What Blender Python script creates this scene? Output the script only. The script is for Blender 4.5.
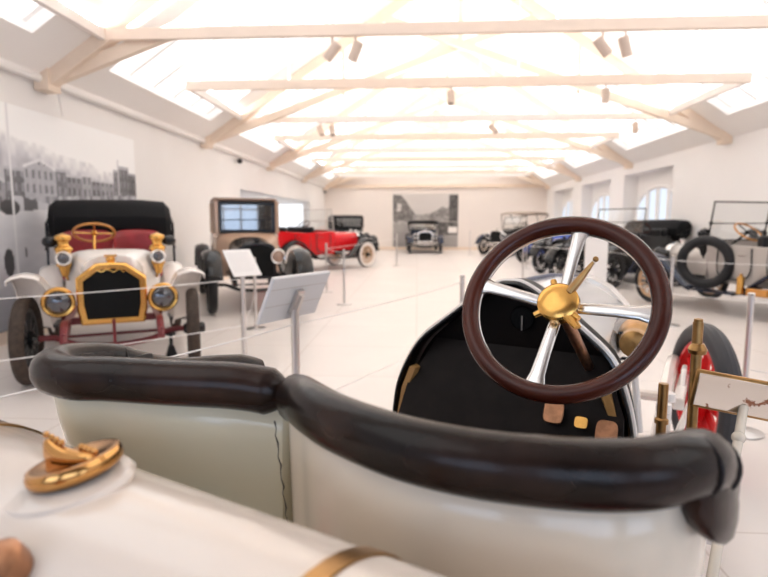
import bpy, bmesh, math, random
from mathutils import Vector, Matrix
random.seed(7)
PI = math.pi
for o in list(bpy.data.objects):
    bpy.data.objects.remove(o)
SC = bpy.context.scene
COL = SC.collection

# ------------------------------------------------------------------ camera, world, exposure
cam_d = bpy.data.cameras.new('camera')
cam = bpy.data.objects.new('camera', cam_d); COL.objects.link(cam)
cam_d.sensor_width = 36.0; cam_d.lens = 26.25; cam_d.clip_start = 0.02
yaw = math.atan(33 / 560); pitch = math.atan(66 / 560)
cam.location = (0, 0, 1.35)
cam.rotation_euler = (PI / 2 - pitch, 0, yaw)
cam_d.dof.use_dof = True; cam_d.dof.focus_distance = 1.22; cam_d.dof.aperture_fstop = 3.6
SC.camera = cam
world = bpy.data.worlds.new('world'); SC.world = world; world.use_nodes = True
world.node_tree.nodes['Background'].inputs[0].default_value = (0.93, 0.96, 1, 1)
world.node_tree.nodes['Background'].inputs[1].default_value = 1.0
SC.view_settings.view_transform = 'Standard'; SC.view_settings.look = 'None'
SC.view_settings.exposure = 0.43; SC.view_settings.gamma = 1.0
SC.view_settings.use_curve_mapping = False
SC.cycles.max_bounces = 10; SC.cycles.diffuse_bounces = 6; SC.cycles.glossy_bounces = 4
SC.cycles.transparent_max_bounces = 12; SC.cycles.sample_clamp_indirect = 6
FILL_UP = 80.0        # added fill lights facing up from the lighting frames to brighten the ceiling
SC.cycles.caustics_reflective = False; SC.cycles.caustics_refractive = False
SKY = 1.35        # brightness of the milky skylight glazing
REAR = 2.6       # daylight in the windows of the end wall behind the camera

# ------------------------------------------------------------------ materials
def mat(name, col, rough=0.5, metal=0.0, var=0.0, vscale=8.0, col2=None, bump=0.0, bscale=60.0, coat=0.0, lo=0.4, hi=0.65, spec=None):
    m = bpy.data.materials.new(name); m.use_nodes = True
    nt = m.node_tree; p = nt.nodes['Principled BSDF']
    p.inputs['Base Color'].default_value = (*col, 1); p.inputs['Roughness'].default_value = rough
    p.inputs['Metallic'].default_value = metal
    if spec is not None: p.inputs['Specular IOR Level'].default_value = spec
    if coat: p.inputs['Coat Weight'].default_value = coat; p.inputs['Coat Roughness'].default_value = 0.05
    tc = nt.nodes.new('ShaderNodeTexCoord')
    if var or col2:
        n = nt.nodes.new('ShaderNodeTexNoise'); n.inputs['Scale'].default_value = vscale; n.inputs['Detail'].default_value = 4
        nt.links.new(tc.outputs['Object'], n.inputs['Vector'])
        r = nt.nodes.new('ShaderNodeValToRGB'); nt.links.new(n.outputs['Fac'], r.inputs[0])
        c2 = col2 or tuple(max(0, c * (1 - var)) for c in col)
        r.color_ramp.elements[0].position = lo; r.color_ramp.elements[1].position = hi
        r.color_ramp.elements[0].color = (*c2, 1); r.color_ramp.elements[1].color = (*col, 1)
        nt.links.new(r.outputs[0], p.inputs['Base Color'])
    if bump:
        n2 = nt.nodes.new('ShaderNodeTexNoise'); n2.inputs['Scale'].default_value = bscale
        nt.links.new(tc.outputs['Object'], n2.inputs['Vector'])
        b = nt.nodes.new('ShaderNodeBump'); b.inputs['Strength'].default_value = bump; b.inputs['Distance'].default_value = 0.01
        nt.links.new(n2.outputs['Fac'], b.inputs['Height']); nt.links.new(b.outputs[0], p.inputs['Normal'])
    return m
def emit(name, col, s):
    m = bpy.data.materials.new(name); m.use_nodes = True; nt = m.node_tree
    for n in list(nt.nodes): nt.nodes.remove(n)
    o = nt.nodes.new('ShaderNodeOutputMaterial'); e = nt.nodes.new('ShaderNodeEmission')
    e.inputs[0].default_value = (*col, 1); e.inputs[1].default_value = s
    nt.links.new(e.outputs[0], o.inputs[0]); return m
def glass(name, tint=(1, 1, 1), refl=0.12):
    m = bpy.data.materials.new(name); m.use_nodes = True; nt = m.node_tree
    for n in list(nt.nodes): nt.nodes.remove(n)
    o = nt.nodes.new('ShaderNodeOutputMaterial'); mx = nt.nodes.new('ShaderNodeMixShader')
    t = nt.nodes.new('ShaderNodeBsdfTransparent'); g = nt.nodes.new('ShaderNodeBsdfGlossy')
    t.inputs[0].default_value = (*tint, 1); g.inputs['Roughness'].default_value = 0.03; mx.inputs[0].default_value = refl
    nt.links.new(t.outputs[0], mx.inputs[1]); nt.links.new(g.outputs[0], mx.inputs[2]); nt.links.new(mx.outputs[0], o.inputs[0])
    return m
def floor_mat():
    m = mat('pale stone tiles', (0.76, 0.705, 0.67), 0.32, var=0.035, vscale=1.3)
    nt = m.node_tree; p = nt.nodes['Principled BSDF']
    tc = nt.nodes.new('ShaderNodeTexCoord'); br = nt.nodes.new('ShaderNodeTexBrick')
    nt.links.new(tc.outputs['Object'], br.inputs['Vector'])
    br.offset = 0.0; br.inputs['Scale'].default_value = 1.0; br.inputs['Brick Width'].default_value = 1.2; br.inputs['Row Height'].default_value = 1.2
    br.inputs['Mortar Size'].default_value = 0.006; br.inputs['Mortar Smooth'].default_value = 0.2
    br.inputs['Color1'].default_value = (1, 1, 1, 1); br.inputs['Color2'].default_value = (0.97, 0.965, 0.96, 1); br.inputs['Mortar'].default_value = (0.78, 0.74, 0.71, 1)
    mx = nt.nodes.new('ShaderNodeMixRGB'); mx.blend_type = 'MULTIPLY'; mx.inputs[0].default_value = 1
    src = p.inputs['Base Color'].links[0].from_socket
    nt.links.new(src, mx.inputs[1]); nt.links.new(br.outputs['Color'], mx.inputs[2]); nt.links.new(mx.outputs[0], p.inputs['Base Color'])
    return m
def print_mat():
    m = bpy.data.materials.new('printed photograph'); m.use_nodes = True; nt = m.node_tree; p = nt.nodes['Principled BSDF']
    a = nt.nodes.new('ShaderNodeAttribute'); a.attribute_name = 'ink'
    nt.links.new(a.outputs['Color'], p.inputs['Base Color']); p.inputs['Roughness'].default_value = 0.5
    return m
def streak_mat(name, col, rough):
    return mat(name, col, rough, coat=0.6, var=0.03, vscale=2.0)

M = dict(
    wall=mat('white plaster', (0.86, 0.84, 0.825), 0.8, var=0.03, vscale=0.7),
    wallr=mat('white plaster cool', (0.88, 0.865, 0.86), 0.8, var=0.02, vscale=0.7),
    walldim=mat('grey brown plaster', (0.20, 0.17, 0.155), 0.8, var=0.05, vscale=0.7),  # unseen end wall, darkened to dim what the leather rolls reflect
    wallfar=mat('cream plaster', (0.87, 0.80, 0.75), 0.8, var=0.02, vscale=0.7),
    ceil=mat('white boarding', (0.95, 0.92, 0.895), 0.8, var=0.02, vscale=0.8),
    timber=mat('warm light tinted timber', (0.88, 0.74, 0.61), 0.6, var=0.07, vscale=3),  # whitish timber with the warm light mixed into its base colour
    beam=mat('warm light tinted beam', (0.87, 0.73, 0.62), 0.5, var=0.04, vscale=3),  # white paint; the hall's warm light is put into the colour
    beamw=mat('white painted beam', (0.86, 0.80, 0.76), 0.5),
    floor=floor_mat(), print=print_mat(),
    sky=emit('milky skylight glazing', (1, 0.99, 0.985), SKY),
    pane=emit('daylight pane', (0.80, 0.88, 1.0), 0.85),
    panew=emit('bright daylight pane', (0.93, 0.96, 1.0), 1.05),
    rear=emit('daylight rear pane', (0.62, 0.76, 1.0), REAR),
    frame=mat('white window paint', (0.88, 0.86, 0.85), 0.5),
    cream=mat('ivory coach paint', (0.80, 0.70, 0.57), 0.2, coat=0.35, var=0.035, vscale=2.0),
    tankp=mat('ivory tank paint', (0.80, 0.70, 0.62), 0.16, coat=0.3, var=0.03, vscale=2.0),
    shell=mat('greenish ivory seat panel paint', (0.76, 0.69, 0.52), 0.18, coat=0.4, col2=(0.68, 0.67, 0.53), vscale=3.0),
    hoodp=mat('grey white hood paint', (0.58, 0.58, 0.58), 0.14, coat=0.5),
    roofp=mat('brown cab roof', (0.20, 0.125, 0.09), 0.4),
    white=mat('white coach paint', (0.84, 0.78, 0.73), 0.2, coat=0.5),
    leather=mat('black brown leather', (0.031, 0.015, 0.0105), 0.24, col2=(0.008, 0.0045, 0.0035), vscale=7, bump=0.08, bscale=35, spec=.24),
    blackleather=mat('black leather', (0.008, 0.007, 0.008), 0.38, bump=0.1, spec=.3),
    redleather=mat('red leather', (0.33, 0.02, 0.024), 0.38, var=0.3, vscale=6, bump=0.1),
    wood=mat('dark walnut rim', (0.085, 0.017, 0.008), 0.25, col2=(0.055, 0.011, 0.006), vscale=5, spec=.32),
    oak=mat('amber varnished wood', (0.62, 0.27, 0.06), 0.3, var=0.2),
    tanwood=mat('tan wood edging', (0.50, 0.27, 0.09), 0.45, var=0.15),
    spokewood=mat('natural wood spokes', (0.56, 0.36, 0.21), 0.45, var=0.15),
    alum=mat('polished aluminium', (0.80, 0.78, 0.76), 0.22, 1.0),
    steel=mat('brushed steel', (0.70, 0.67, 0.65), 0.3, 1.0),
    chrome=mat('nickel plate', (0.82, 0.80, 0.78), 0.12, 1.0),
    capbrass=mat('copper toned brass', (0.70, 0.36, 0.12), 0.16, 1.0, var=0.08, vscale=9),
    brass=mat('polished brass', (0.80, 0.47, 0.13), 0.2, 1.0, var=0.12, vscale=9),
    goldbrass=mat('yellow brass', (0.80, 0.44, 0.12), 0.22, 1.0, var=0.12, vscale=30),
    oldbrass=mat('aged brass', (0.46, 0.26, 0.10), 0.32, 1.0, var=0.35, vscale=20),
    copper=mat('worn copper', (0.50, 0.25, 0.14), 0.38, 1.0, var=0.3, vscale=40),
    black=mat('black enamel', (0.006, 0.006, 0.007), 0.2, spec=.45),
    matte=mat('black hide cloth', (0.007, 0.007, 0.008), 0.75, spec=.15),
    board=mat('black linoleum board', (0.013, 0.009, 0.008), 0.55, var=0.3, vscale=20, spec=.14),
    dash=mat('dark dash leather', (0.005, 0.003, 0.0025), 0.5, spec=.12),
    core=mat('radiator honeycomb', (0.006, 0.006, 0.006), 0.6, spec=.15, bump=0.5, bscale=150),
    rubber=mat('black rubber', (0.014, 0.014, 0.016), 0.5, spec=.3),
    brownrubber=mat('old brown rubber', (0.060, 0.038, 0.026), 0.75, var=0.4, vscale=25),
    greyrubber=mat('worn grey rubber', (0.045, 0.045, 0.05), 0.5, spec=.3),
    whiterubber=mat('white sidewall rubber', (0.78, 0.72, 0.68), 0.6),
    red=mat('red coach paint', (0.60, 0.006, 0.010), 0.22, spec=.35),
    wheelred=mat('red wheel paint', (0.66, 0.008, 0.010), 0.3, spec=.35),
    maroon=mat('maroon chassis paint', (0.17, 0.018, 0.022), 0.35),
    beige=mat('beige coach paint', (0.50, 0.33, 0.23), 0.25, coat=0.4),
    blue=mat('blue coach paint', (0.025, 0.08, 0.45), 0.2, coat=0.5),
    navy=mat('navy coach paint', (0.008, 0.013, 0.035), 0.15, spec=.5),
    silver=mat('silver grey paint', (0.50, 0.46, 0.43), 0.3, 0.15, coat=0.4),
    tan=mat('tan canvas', (0.42, 0.34, 0.28), 0.8),
    stripe=mat('dark blue coach line', (0.015, 0.03, 0.10), 0.3),
    sign=mat('white sign board', (0.80, 0.78, 0.77), 0.45),
    signback=mat('grey sign backing', (0.66, 0.67, 0.69), 0.5),
    ink=mat('grey sign text', (0.55, 0.53, 0.53), 0.6),
    cable=mat('white elastic cable', (0.86, 0.84, 0.82), 0.5),
    spot=mat('beige lamp housing', (0.62, 0.50, 0.42), 0.5),
    spotface=mat('lamp face', (0.30, 0.26, 0.24), 0.4),
    dark=mat('dark plastic', (0.03, 0.03, 0.03), 0.5),
    glass=glass('window glass', (0.97, 0.98, 0.98), 0.10),
    dglass=glass('shaded cab glass', (0.60, 0.61, 0.60), 0.24),
    lens=mat('lamp lens', (0.10, 0.10, 0.11), 0.08, 0.6, coat=1.0),
    lensbrown=mat('amber lamp lens', (0.35, 0.22, 0.16), 0.12, 0.4, coat=1.0),
    mirror=mat('stained mirror', (0.80, 0.67, 0.55), 0.10, 1.0, col2=(0.28, 0.12, 0.07), vscale=30, lo=0.33, hi=0.37),
)

# ------------------------------------------------------------------ mesh building
def V(*a): return Vector(a)
class B:
    def __init__(s): s.v = []; s.f = []
    def add(s, vs, fs):
        k = len(s.v); s.v += [Vector(p) for p in vs]; s.f += [tuple(k + i for i in f) for f in fs]; return s
    def box(s, c, d, rot=None):
        c = Vector(c); h = Vector(d) / 2; vs = []
        for x in (-1, 1):
            for y in (-1, 1):
                for z in (-1, 1):
                    p = Vector((x * h.x, y * h.y, z * h.z)); vs.append(c + (rot @ p if rot else p))
        return s.add(vs, [(0, 1, 3, 2), (4, 6, 7, 5), (0, 4, 5, 1), (2, 3, 7, 6), (0, 2, 6, 4), (1, 5, 7, 3)])
    def loft(s, secs, closed=True, caps=True, ring=False):
        n = len(secs[0]); vs = [p for q in secs for p in q]; fs = []
        m = len(secs)
        for i in range(m if ring else m - 1):
            j = (i + 1) % m
            for k in range(n if closed else n - 1):
                l = (k + 1) % n; fs.append((i * n + k, i * n + l, j * n + l, j * n + k))
        if caps and closed and not ring: fs += [tuple(range(n))[::-1], tuple((m - 1) * n + i for i in range(n))]
        return s.add(vs, fs)
    def tube(s, pts, r, n=10, closed=False, caps=True, oval=1.0, up=None):
        pts = [Vector(p) for p in pts]; m = len(pts); rs = r if isinstance(r, (list, tuple)) else [r] * m
        secs = []; ref = Vector(up) if up else None
        for i, p in enumerate(pts):
            a = pts[(i - 1) % m] if (closed or i > 0) else p; b = pts[(i + 1) % m] if (closed or i < m - 1) else p
            t = (b - a).normalized()
            if ref is None: ref = Vector((0, 0, 1)) if abs(t.z) < 0.9 else Vector((1, 0, 0))
            u = (ref - t * ref.dot(t))
            u = u.normalized() if u.length > 1e-5 else t.orthogonal().normalized()
            if not up: ref = u
            w = t.cross(u)
            secs.append([p + u * (math.cos(2 * PI * k / n) * rs[i] * oval) + w * (math.sin(2 * PI * k / n) * rs[i]) for k in range(n)])
        return s.loft(secs, True, caps, closed)
    def cyl(s, a, b, r0, r1=None, n=16):
        return s.tube([a, b], [r0, r0 if r1 is None else r1], n)
    def ring(s, c, axis, R, r, n=40, m=10, oval=1.0):
        axis = Vector(axis).normalized(); u = axis.orthogonal().normalized(); w = axis.cross(u); c = Vector(c); secs = []
        for i in range(n):
            a = 2 * PI * i / n; d = u * math.cos(a) + w * math.sin(a)
            secs.append([c + d * (R + r * math.cos(2 * PI * k / m)) + axis * (r * oval * math.sin(2 * PI * k / m)) for k in range(m)])
        return s.loft(secs, True, False, True)
    def lathe(s, prof, c, axis, n=32):
        axis = Vector(axis).normalized(); u = axis.orthogonal().normalized(); w = axis.cross(u); c = Vector(c); secs = []
        for (r, h) in prof:
            r = max(r, 1e-4)
            secs.append([c + axis * h + (u * math.cos(2 * PI * k / n) + w * math.sin(2 * PI * k / n)) * r for k in range(n)])
        return s.loft(secs)
    def sphere(s, c, r, sc=(1, 1, 1), n=16):
        secs = []
        for i in range(1, n):
            a = PI * i / n
            secs.append([Vector(c) + Vector((sc[0] * r * math.sin(a) * math.cos(2 * PI * k / n), sc[1] * r * math.sin(a) * math.sin(2 * PI * k / n), sc[2] * r * math.cos(a))) for k in range(n)])
        return s.loft(secs)
    def build(s, name, m, parent=None, smooth=True, bevel=0.0, solid=0.0, seg=2, sub=0, angle=38):
        me = bpy.data.meshes.new(name); me.from_pydata(s.v, [], s.f)
        bm = bmesh.new(); bm.from_mesh(me)
        if not solid: bmesh.ops.recalc_face_normals(bm, faces=bm.faces)
        bm.to_mesh(me); bm.free()
        if smooth:
            me.polygons.foreach_set('use_smooth', [True] * len(me.polygons)); me.set_sharp_from_angle(angle=math.radians(angle))
        me.materials.append(m)
        o = bpy.data.objects.new(name, me); COL.objects.link(o)
        if parent: o.parent = parent
        if sub:
            d = o.modifiers.new('sub', 'SUBSURF'); d.levels = sub; d.render_levels = sub
        if solid:
            d = o.modifiers.new('solid', 'SOLIDIFY'); d.thickness = solid; d.offset = 0
        if bevel:
            d = o.modifiers.new('bevel', 'BEVEL'); d.width = bevel; d.segments = seg; d.limit_method = 'ANGLE'; d.angle_limit = math.radians(40)
        return o
def smooth_path(pts, k=5, closed=False):
    pts = [Vector(p) for p in pts]; n = len(pts); out = []
    rng = range(n) if closed else range(n - 1)
    for i in rng:
        p0 = pts[(i - 1) % n] if closed or i > 0 else pts[0]; p1 = pts[i]; p2 = pts[(i + 1) % n]
        p3 = pts[(i + 2) % n] if closed or i + 2 < n else pts[-1]
        for j in range(k):
            t = j / k
            out.append(0.5 * ((2 * p1) + (p2 - p0) * t + (2 * p0 - 5 * p1 + 4 * p2 - p3) * t * t + (3 * p1 - p0 - 3 * p2 + p3) * t ** 3))
    if not closed: out.append(pts[-1])
    return out
def tag(o, label, cat, group=None):
    o['label'] = label; o['category'] = cat
    if group: o['group'] = group
    return o
def thing(name, label, cat, loc=(0, 0, 0), rz=0.0, group=None):
    o = bpy.data.objects.new(name, None); o.empty_display_size = 0.1; COL.objects.link(o)
    o.location = loc; o.rotation_euler = (0, 0, rz); return tag(o, label, cat, group)
def struct(o):
    o['kind'] = 'structure'; return o
def copy_tree(o, parent=None):
    c = o.copy(); COL.objects.link(c)
    if parent: c.parent = parent
    for ch in list(o.children): copy_tree(ch, c)
    return c
def panel_cells(ys, us, holes, fn):
    b = B()
    ys = sorted(set(ys + [v for h in holes for v in h[:2]])); us = sorted(set(us + [v for h in holes for v in h[2:]]))
    for i in range(len(ys) - 1):
        for j in range(len(us) - 1):
            cy = (ys[i] + ys[i + 1]) / 2; cu = (us[j] + us[j + 1]) / 2
            if any(h[0] < cy < h[1] and h[2] < cu < h[3] for h in holes): continue
            b.add([fn(ys[i], us[j]), fn(ys[i + 1], us[j]), fn(ys[i + 1], us[j + 1]), fn(ys[i], us[j + 1])], [(0, 1, 2, 3)])
    return b
def weld(o):
    bm = bmesh.new(); bm.from_mesh(o.data); bmesh.ops.remove_doubles(bm, verts=bm.verts, dist=1e-4)
    bmesh.ops.recalc_face_normals(bm, faces=bm.faces); bm.to_mesh(o.data); bm.free(); return o

# ------------------------------------------------------------------ the hall
XL, XR, YF, YB = -4.6, 6.3, -3.6, 28.0
EZ, XC, PZ = 3.2, 0.85, 6.85                      # eaves height, ridge x, ridge height
struct(B().box(((XL + XR) / 2, (YF + YB) / 2, -0.06), (XR - XL + 0.6, YB - YF + 0.6, 0.12)).build('floor', M['floor'], smooth=False))
niche = (14.5, 24.0, 0.0, 2.22)
w = panel_cells([YF, YB], [0, EZ + 0.12], [niche], lambda y, z: (XL - 0.15, y, z)).build('wall_left', M['wall'], smooth=False, solid=0.3); weld(w); struct(w)
b = B().box((XL - 1.55, 19.25, 1.11), (0.1, 9.5, 2.22)).box((XL - 0.9, 19.25, 2.27), (1.4, 9.7, 0.1)).box((XL - 0.9, 14.45, 1.11), (1.3, 0.1, 2.22))
struct(b.build('wall_niche', M['wall'], smooth=False))
recs = [(14.45, 17.75), (19.0, 22.2), (23.5, 26.6)]
w = panel_cells([YF, YB], [0, EZ + 0.15], [(a, c, 0.85, 2.77) for a, c in recs], lambda y, z: (XR + 0.2, y, z)).build('wall_right', M['wallr'], smooth=False, solid=0.4); weld(w); struct(w)
def gable(y, m, name, holes):
    b = panel_cells([XL, XR], [0, EZ], holes, lambda x, z: (x, y, z))
    b.add([(XL - .3, y, EZ), (XR + .3, y, EZ), (XC, y, PZ + 0.3)], [(0, 1, 2)])
    o = b.build(name, m, smooth=False, solid=0.2); weld(o); return struct(o)
gable(YB + 0.1, M['wallfar'], 'wall_far', [])
rw = [(-3.9, -1.2, 0.9, 2.9), (-0.4, 2.3, 0.9, 2.9), (3.1, 5.6, 0.9, 2.9)]
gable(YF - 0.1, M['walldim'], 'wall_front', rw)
wn = [0]
def window(cells, mname, frame_cells, fm='frame'):
    wn[0] += 1
    o = frame_cells.build('window_%d' % wn[0], M[fm], smooth=False); struct(o)
    p = cells.build('pane', M[mname], o, smooth=False); return o
for (a, c, z0, z1) in rw:
    f = B(); xs = [a + (c - a) * i / 3 for i in range(4)]
    for x in xs: f.box((x, YF - 0.1, (z0 + z1) / 2), (0.06, 0.08, z1 - z0))
    for z in (z0, (z0 + z1) / 2, z1): f.box(((a + c) / 2, YF - 0.1, z), (c - a, 0.08, 0.06))
    window(B().box(((a + c) / 2, YF - 0.15, (z0 + z1) / 2), (c - a, 0.02, z1 - z0)), 'rear', f)
# arched casements in the recesses of the right wall
for (a, c) in recs:
    x = XR + 0.30; mid = (a + c) / 2; f = B(); p = B(); half = (c - a) / 2 - 0.2
    f.box((x + 0.12, mid, 1.81), (0.04, c - a, 1.92))
    for (y0, y1) in ((mid - half, mid - half * 0.55), (mid - half * 0.40, mid - 0.1), (mid + 0.1, mid + half * 0.40), (mid + half * 0.55, mid + half)):
        n = 6; top = []
        for i in range(n + 1):
            y = y0 + (y1 - y0) * i / n; top.append((y, 1.50 + .78 * math.sqrt(max(0, 1 - ((y - mid) / (half * 1.05)) ** 2))))
        poly = [(y0, 1.42), (y1, 1.42)] + top[::-1]
        p.loft([[V(x + 0.085, y, z) for y, z in poly], [V(x + 0.07, y, z) for y, z in poly]])
    for y in (mid - half * 0.475, mid, mid + half * 0.475): f.box((x + 0.05, y, 1.83), (0.06, 0.16, .92))
    f.box((x + 0.05, mid, 1.37), (0.10, 2 * half + 0.1, 0.08))
    arch = [V(x + 0.05, mid + half * 1.06 * math.cos(t), 1.50 + .84 * math.sin(t)) for t in [PI * i / 20 for i in range(21)]]
    f.tube(arch, 0.045, 6)
    window(p, 'pane', f)
# bright glazed end of the niche in the left wall
f = B()
for x in (XL - 1.45, XL - 0.05): f.box((x, 24.0, 1.2), (0.07, 0.1, 2.0))
for z in (0.3, 2.18): f.box((XL - 0.75, 24.0, z), (1.5, 0.1, 0.08))
f.box((XL - 0.75, 24.0, 0.13), (1.5, 0.1, 0.26))
window(B().box((XL - 0.75, 24.03, 1.2), (1.45, 0.02, 1.95)), 'panew', f)
# roof slopes with skylights between the trusses
TR = [-3.2, 1.7, 6.8, 12.0, 17.2, 22.4, 27.6]
hl = math.hypot(XC - XL, PZ - EZ)
def slope(side):
    xe = XL if side < 0 else XR
    def fn(y, u):
        t = u / hl; return (xe + (XC - xe) * t, y, EZ + (PZ - EZ) * t)
    return fn
for side, nm in ((-1, 'ceiling_left'), (1, 'ceiling_right')):
    holes = [(TR[i] + 0.75, TR[i + 1] - 0.75, 0.48, 3.6) for i in range(len(TR) - 1)]
    fn = slope(side)
    o = panel_cells([YF, YB], [-0.2, hl], holes, fn).build(nm, M['ceil'], smooth=False, solid=0.24); weld(o); struct(o)
    nrm = V((PZ - EZ) * (1 if side > 0 else -1), 0, abs(XC - XL)).normalized()
    for h in holes:
        f = B(); p = B(); off = nrm * 0.08
        p.add([V(*fn(h[0], h[2])) + off, V(*fn(h[1], h[2])) + off, V(*fn(h[1], h[3])) + off, V(*fn(h[0], h[3])) + off], [(0, 1, 2, 3)])
        for i in range(6):
            y = h[0] + (h[1] - h[0]) * i / 5
            f.tube([V(*fn(y, h[2])) + off * .5, V(*fn(y, h[3])) + off * .5], 0.03, 4)
        wn[0] += 1
        o = f.build('window_%d' % wn[0], M['frame'], smooth=False); struct(o); p.build('pane', M['sky'], o, smooth=False)
# cornices and service pipes
tn = [0]
def trim(b, m='ceil', **k):
    tn[0] += 1; return struct(b.build('trim_%d' % tn[0], M[m], **k))
trim(B().cyl((XL + 0.07, YF, 3.07), (XL + 0.07, YB, 3.07), 0.055, n=12))
trim(B().cyl((XR - 0.07, YF, 3.2), (XR - 0.07, YB, 3.2), 0.055, n=12))
trim(B().box((XL + 0.03, 12.2, 3.26), (0.06, 31.6, 0.12)), 'ceil', smooth=False)
trim(B().box(((XL + XR) / 2, YB - 0.05, 3.12), (XR - XL, 0.1, 0.16)), 'timber', smooth=False)
trim(B().box(((XL + XR) / 2, YB - 0.02, 0.07), (XR - XL, 0.04, 0.14)), 'timber', smooth=False)
trim(B().box((XL + 0.02, 5.45, 0.07), (0.04, 18.1, 0.14)), 'timber', smooth=False)
# scissor trusses
for y in TR[1:]:
    b = B()
    for s, xe in ((1, XL), (-1, XR)):
        tdir = V(XC - xe, 0, PZ - EZ)
        p0 = V(xe + s * 0.05, y, EZ - 0.02); p1 = V(XC, y, PZ - 0.12)
        d = (p1 - p0).normalized(); rot = Matrix(((d.x, 0, -d.z), (0, 1, 0), (d.z, 0, d.x)))
        b.box((p0 + p1) / 2 - V(-d.z, 0, d.x) * 0.13 * (1 if s > 0 else -1), ((p1 - p0).length, 0.16, 0.20), rot)
        q1 = V(xe + s * 7.0, y + s * .055, EZ - 0.1 + 7.0 * 0.34); q0 = V(xe + s * 0.12, y + s * .055, EZ - 0.12)
        d = (q1 - q0).normalized(); rot = Matrix(((d.x, 0, -d.z), (0, 1, 0), (d.z, 0, d.x)))
        b.box((q0 + q1) / 2, ((q1 - q0).length, 0.10, 0.15), rot)
        b.box((xe + s * 0.10, y, EZ - 0.10), (0.18, 0.24, 0.34))
    b.box((XC, y, 5.86), (0.10, 0.26, 1.7))
    for x in (XC - 2.4, XC + 2.4): b.box((x, y, 4.5), (0.05, 0.05, 1.1))
    trim(b, 'timber', smooth=False)

# hanging lighting frames
FR = [(3.5, 6.75), (9.25, 12.35), (14.9, 17.6), (20.1, 22.8), (25.2, 27.0)]
FL = ['first hanging lighting frame, nearest the camera', 'second hanging lighting frame, its near peach beam crossing the whole hall',
      'third hanging lighting frame, over the middle of the hall', 'fourth hanging lighting frame, over the red car', 'last hanging lighting frame, close to the far wall']
for (y0, y1), lb in zip(FR, FL):
    t = thing('lighting_frame', 'pale ' + lb, 'lighting frame', (0.67, y0, 3.56), 0, 'hanging lighting frames')
    L = y1 - y0
    B().box((0, 0, 0), (8.88, 0.07, 0.15)).build('cross_beam', M['beam'], t, smooth=False, bevel=0.006)
    B().box((0, L, 0), (8.88, 0.07, 0.13)).build('cross_beam', M['beam'] if y0 < 4 else M['beamw'], t, smooth=False, bevel=0.006)
    for yy in (0, L):
        ld = bpy.data.lights.new('ceiling_fill_light', 'AREA'); ld.shape = 'RECTANGLE'; ld.size = 8.6; ld.size_y = .05; ld.energy = FILL_UP; ld.color = (1, .965, .93)  # added fill along the cross beams, brightens the ceiling
        lo = bpy.data.objects.new('ceiling_fill_light', ld); COL.objects.link(lo); lo.parent = t; lo.location = (0, yy, .085); lo.rotation_euler = (PI, 0, 0)
    for x in (-4.4, 4.4):
        ld = bpy.data.lights.new('ceiling_fill_light', 'AREA'); ld.shape = 'RECTANGLE'; ld.size = .05; ld.size_y = L - .2; ld.energy = FILL_UP * .55; ld.color = (1, .975, .95)  # unseen fill added along the side beams to lift the eaves
        lo = bpy.data.objects.new('ceiling_fill_light', ld); COL.objects.link(lo); lo.parent = t; lo.location = (x, L / 2, .075); lo.rotation_euler = (PI, 0, 0)
    for x in (-4.4, 4.4): B().box((x, L / 2, 0), (0.07, L - 0.07, 0.13)).build('side_beam', M['beamw'], t, smooth=False, bevel=0.006)
    for x in (-2.75, 0.9, 3.0):
        for yy in (0, L):
            X = x + 0.67; zt = EZ + (PZ - EZ) * (1 - abs(X - XC) / (XC - XL)) - 3.56
            B().cyl((x, yy, 0.07), (x, yy, zt - .02), 0.009, n=6).build('hanger_rod', M['beamw'], t)
def spotlight(x, y, z, d, lb):
    t = thing('track_spotlight', lb, 'spotlight', (x, y, z), 0, 'spotlights on the lighting frames')
    d = Vector(d).normalized()
    B().cyl((0, 0, 0), (0, 0, -0.09), 0.012, n=8).build('stem', M['spot'], t)
    c = V(0, 0, -0.16)
    h = B().lathe([(0.0, -0.11), (0.05, -0.11), (0.058, -0.10), (0.058, 0.11), (0.045, 0.112), (0.045, 0.09), (0, 0.09)], c, d, 20).build('housing', M['spot'], t)
    B().lathe([(0, 0.092), (0.043, 0.092), (0.043, 0.096), (0, 0.096)], c, d, 16).build('lens', M['spotface'], h)
zf = 3.485
spotlight(-1.00, 6.75, zf, (-.75, .1, -.9), 'beige spotlight left of the front centre, tilted down left')
spotlight(-0.73, 6.75, zf, (-.4, .1, -.95), 'beige spotlight beside the tilted pair, pointing steeply down left')
spotlight(2.08, 6.75, zf, (.65, .1, -.75), 'beige spotlight right of centre, tilted down right')
spotlight(2.33, 6.75, zf, (.3, .1, -.95), 'beige spotlight right of centre, nearly upright outer one of the pair')
spotlight(2.93, 9.25, zf, (.02, .1, -1), 'small beige upright spotlight on second beam at the right')
spotlight(0.52, 9.25, zf, (.02, -.3, -.95), 'small beige spotlight near the middle of the second beam')
spotlight(4.55, 12.35, zf, (.02, .0, -1), 'small pale spotlight on the second frame, right end')
spotlight(-2.10, 12.35, zf, (.4, -.3, -.9), 'small pale spotlight on the second frame, left part')
spotlight(-1.85, 12.35, zf, (.1, -.3, -.9), 'small pale spotlight, inner one of the left pair on the second frame')
spotlight(1.6, 12.35, zf, (.6, -.2, -.7), 'small pale spotlight on the second frame, tilted, centre right')
def cctv(x, y, z, lb, s):
    t = thing('security_camera', lb, 'security camera', (x, y, z), 0)
    B().box((-s * 0.03, 0, 0), (0.06, 0.08, 0.08)).build('bracket', M['frame'], t, bevel=0.01)
    B().sphere((s * 0.06, -0.02, -0.03), 0.065).build('dome', M['dark'], t)
cctv(XL + 0.06, 14.2, 2.92, 'small dark dome security camera on left wall below the pipe', 1)
cctv(XL + 0.06, 27.4, 2.86, 'small dark dome security camera in the far left corner', 1)

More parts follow.
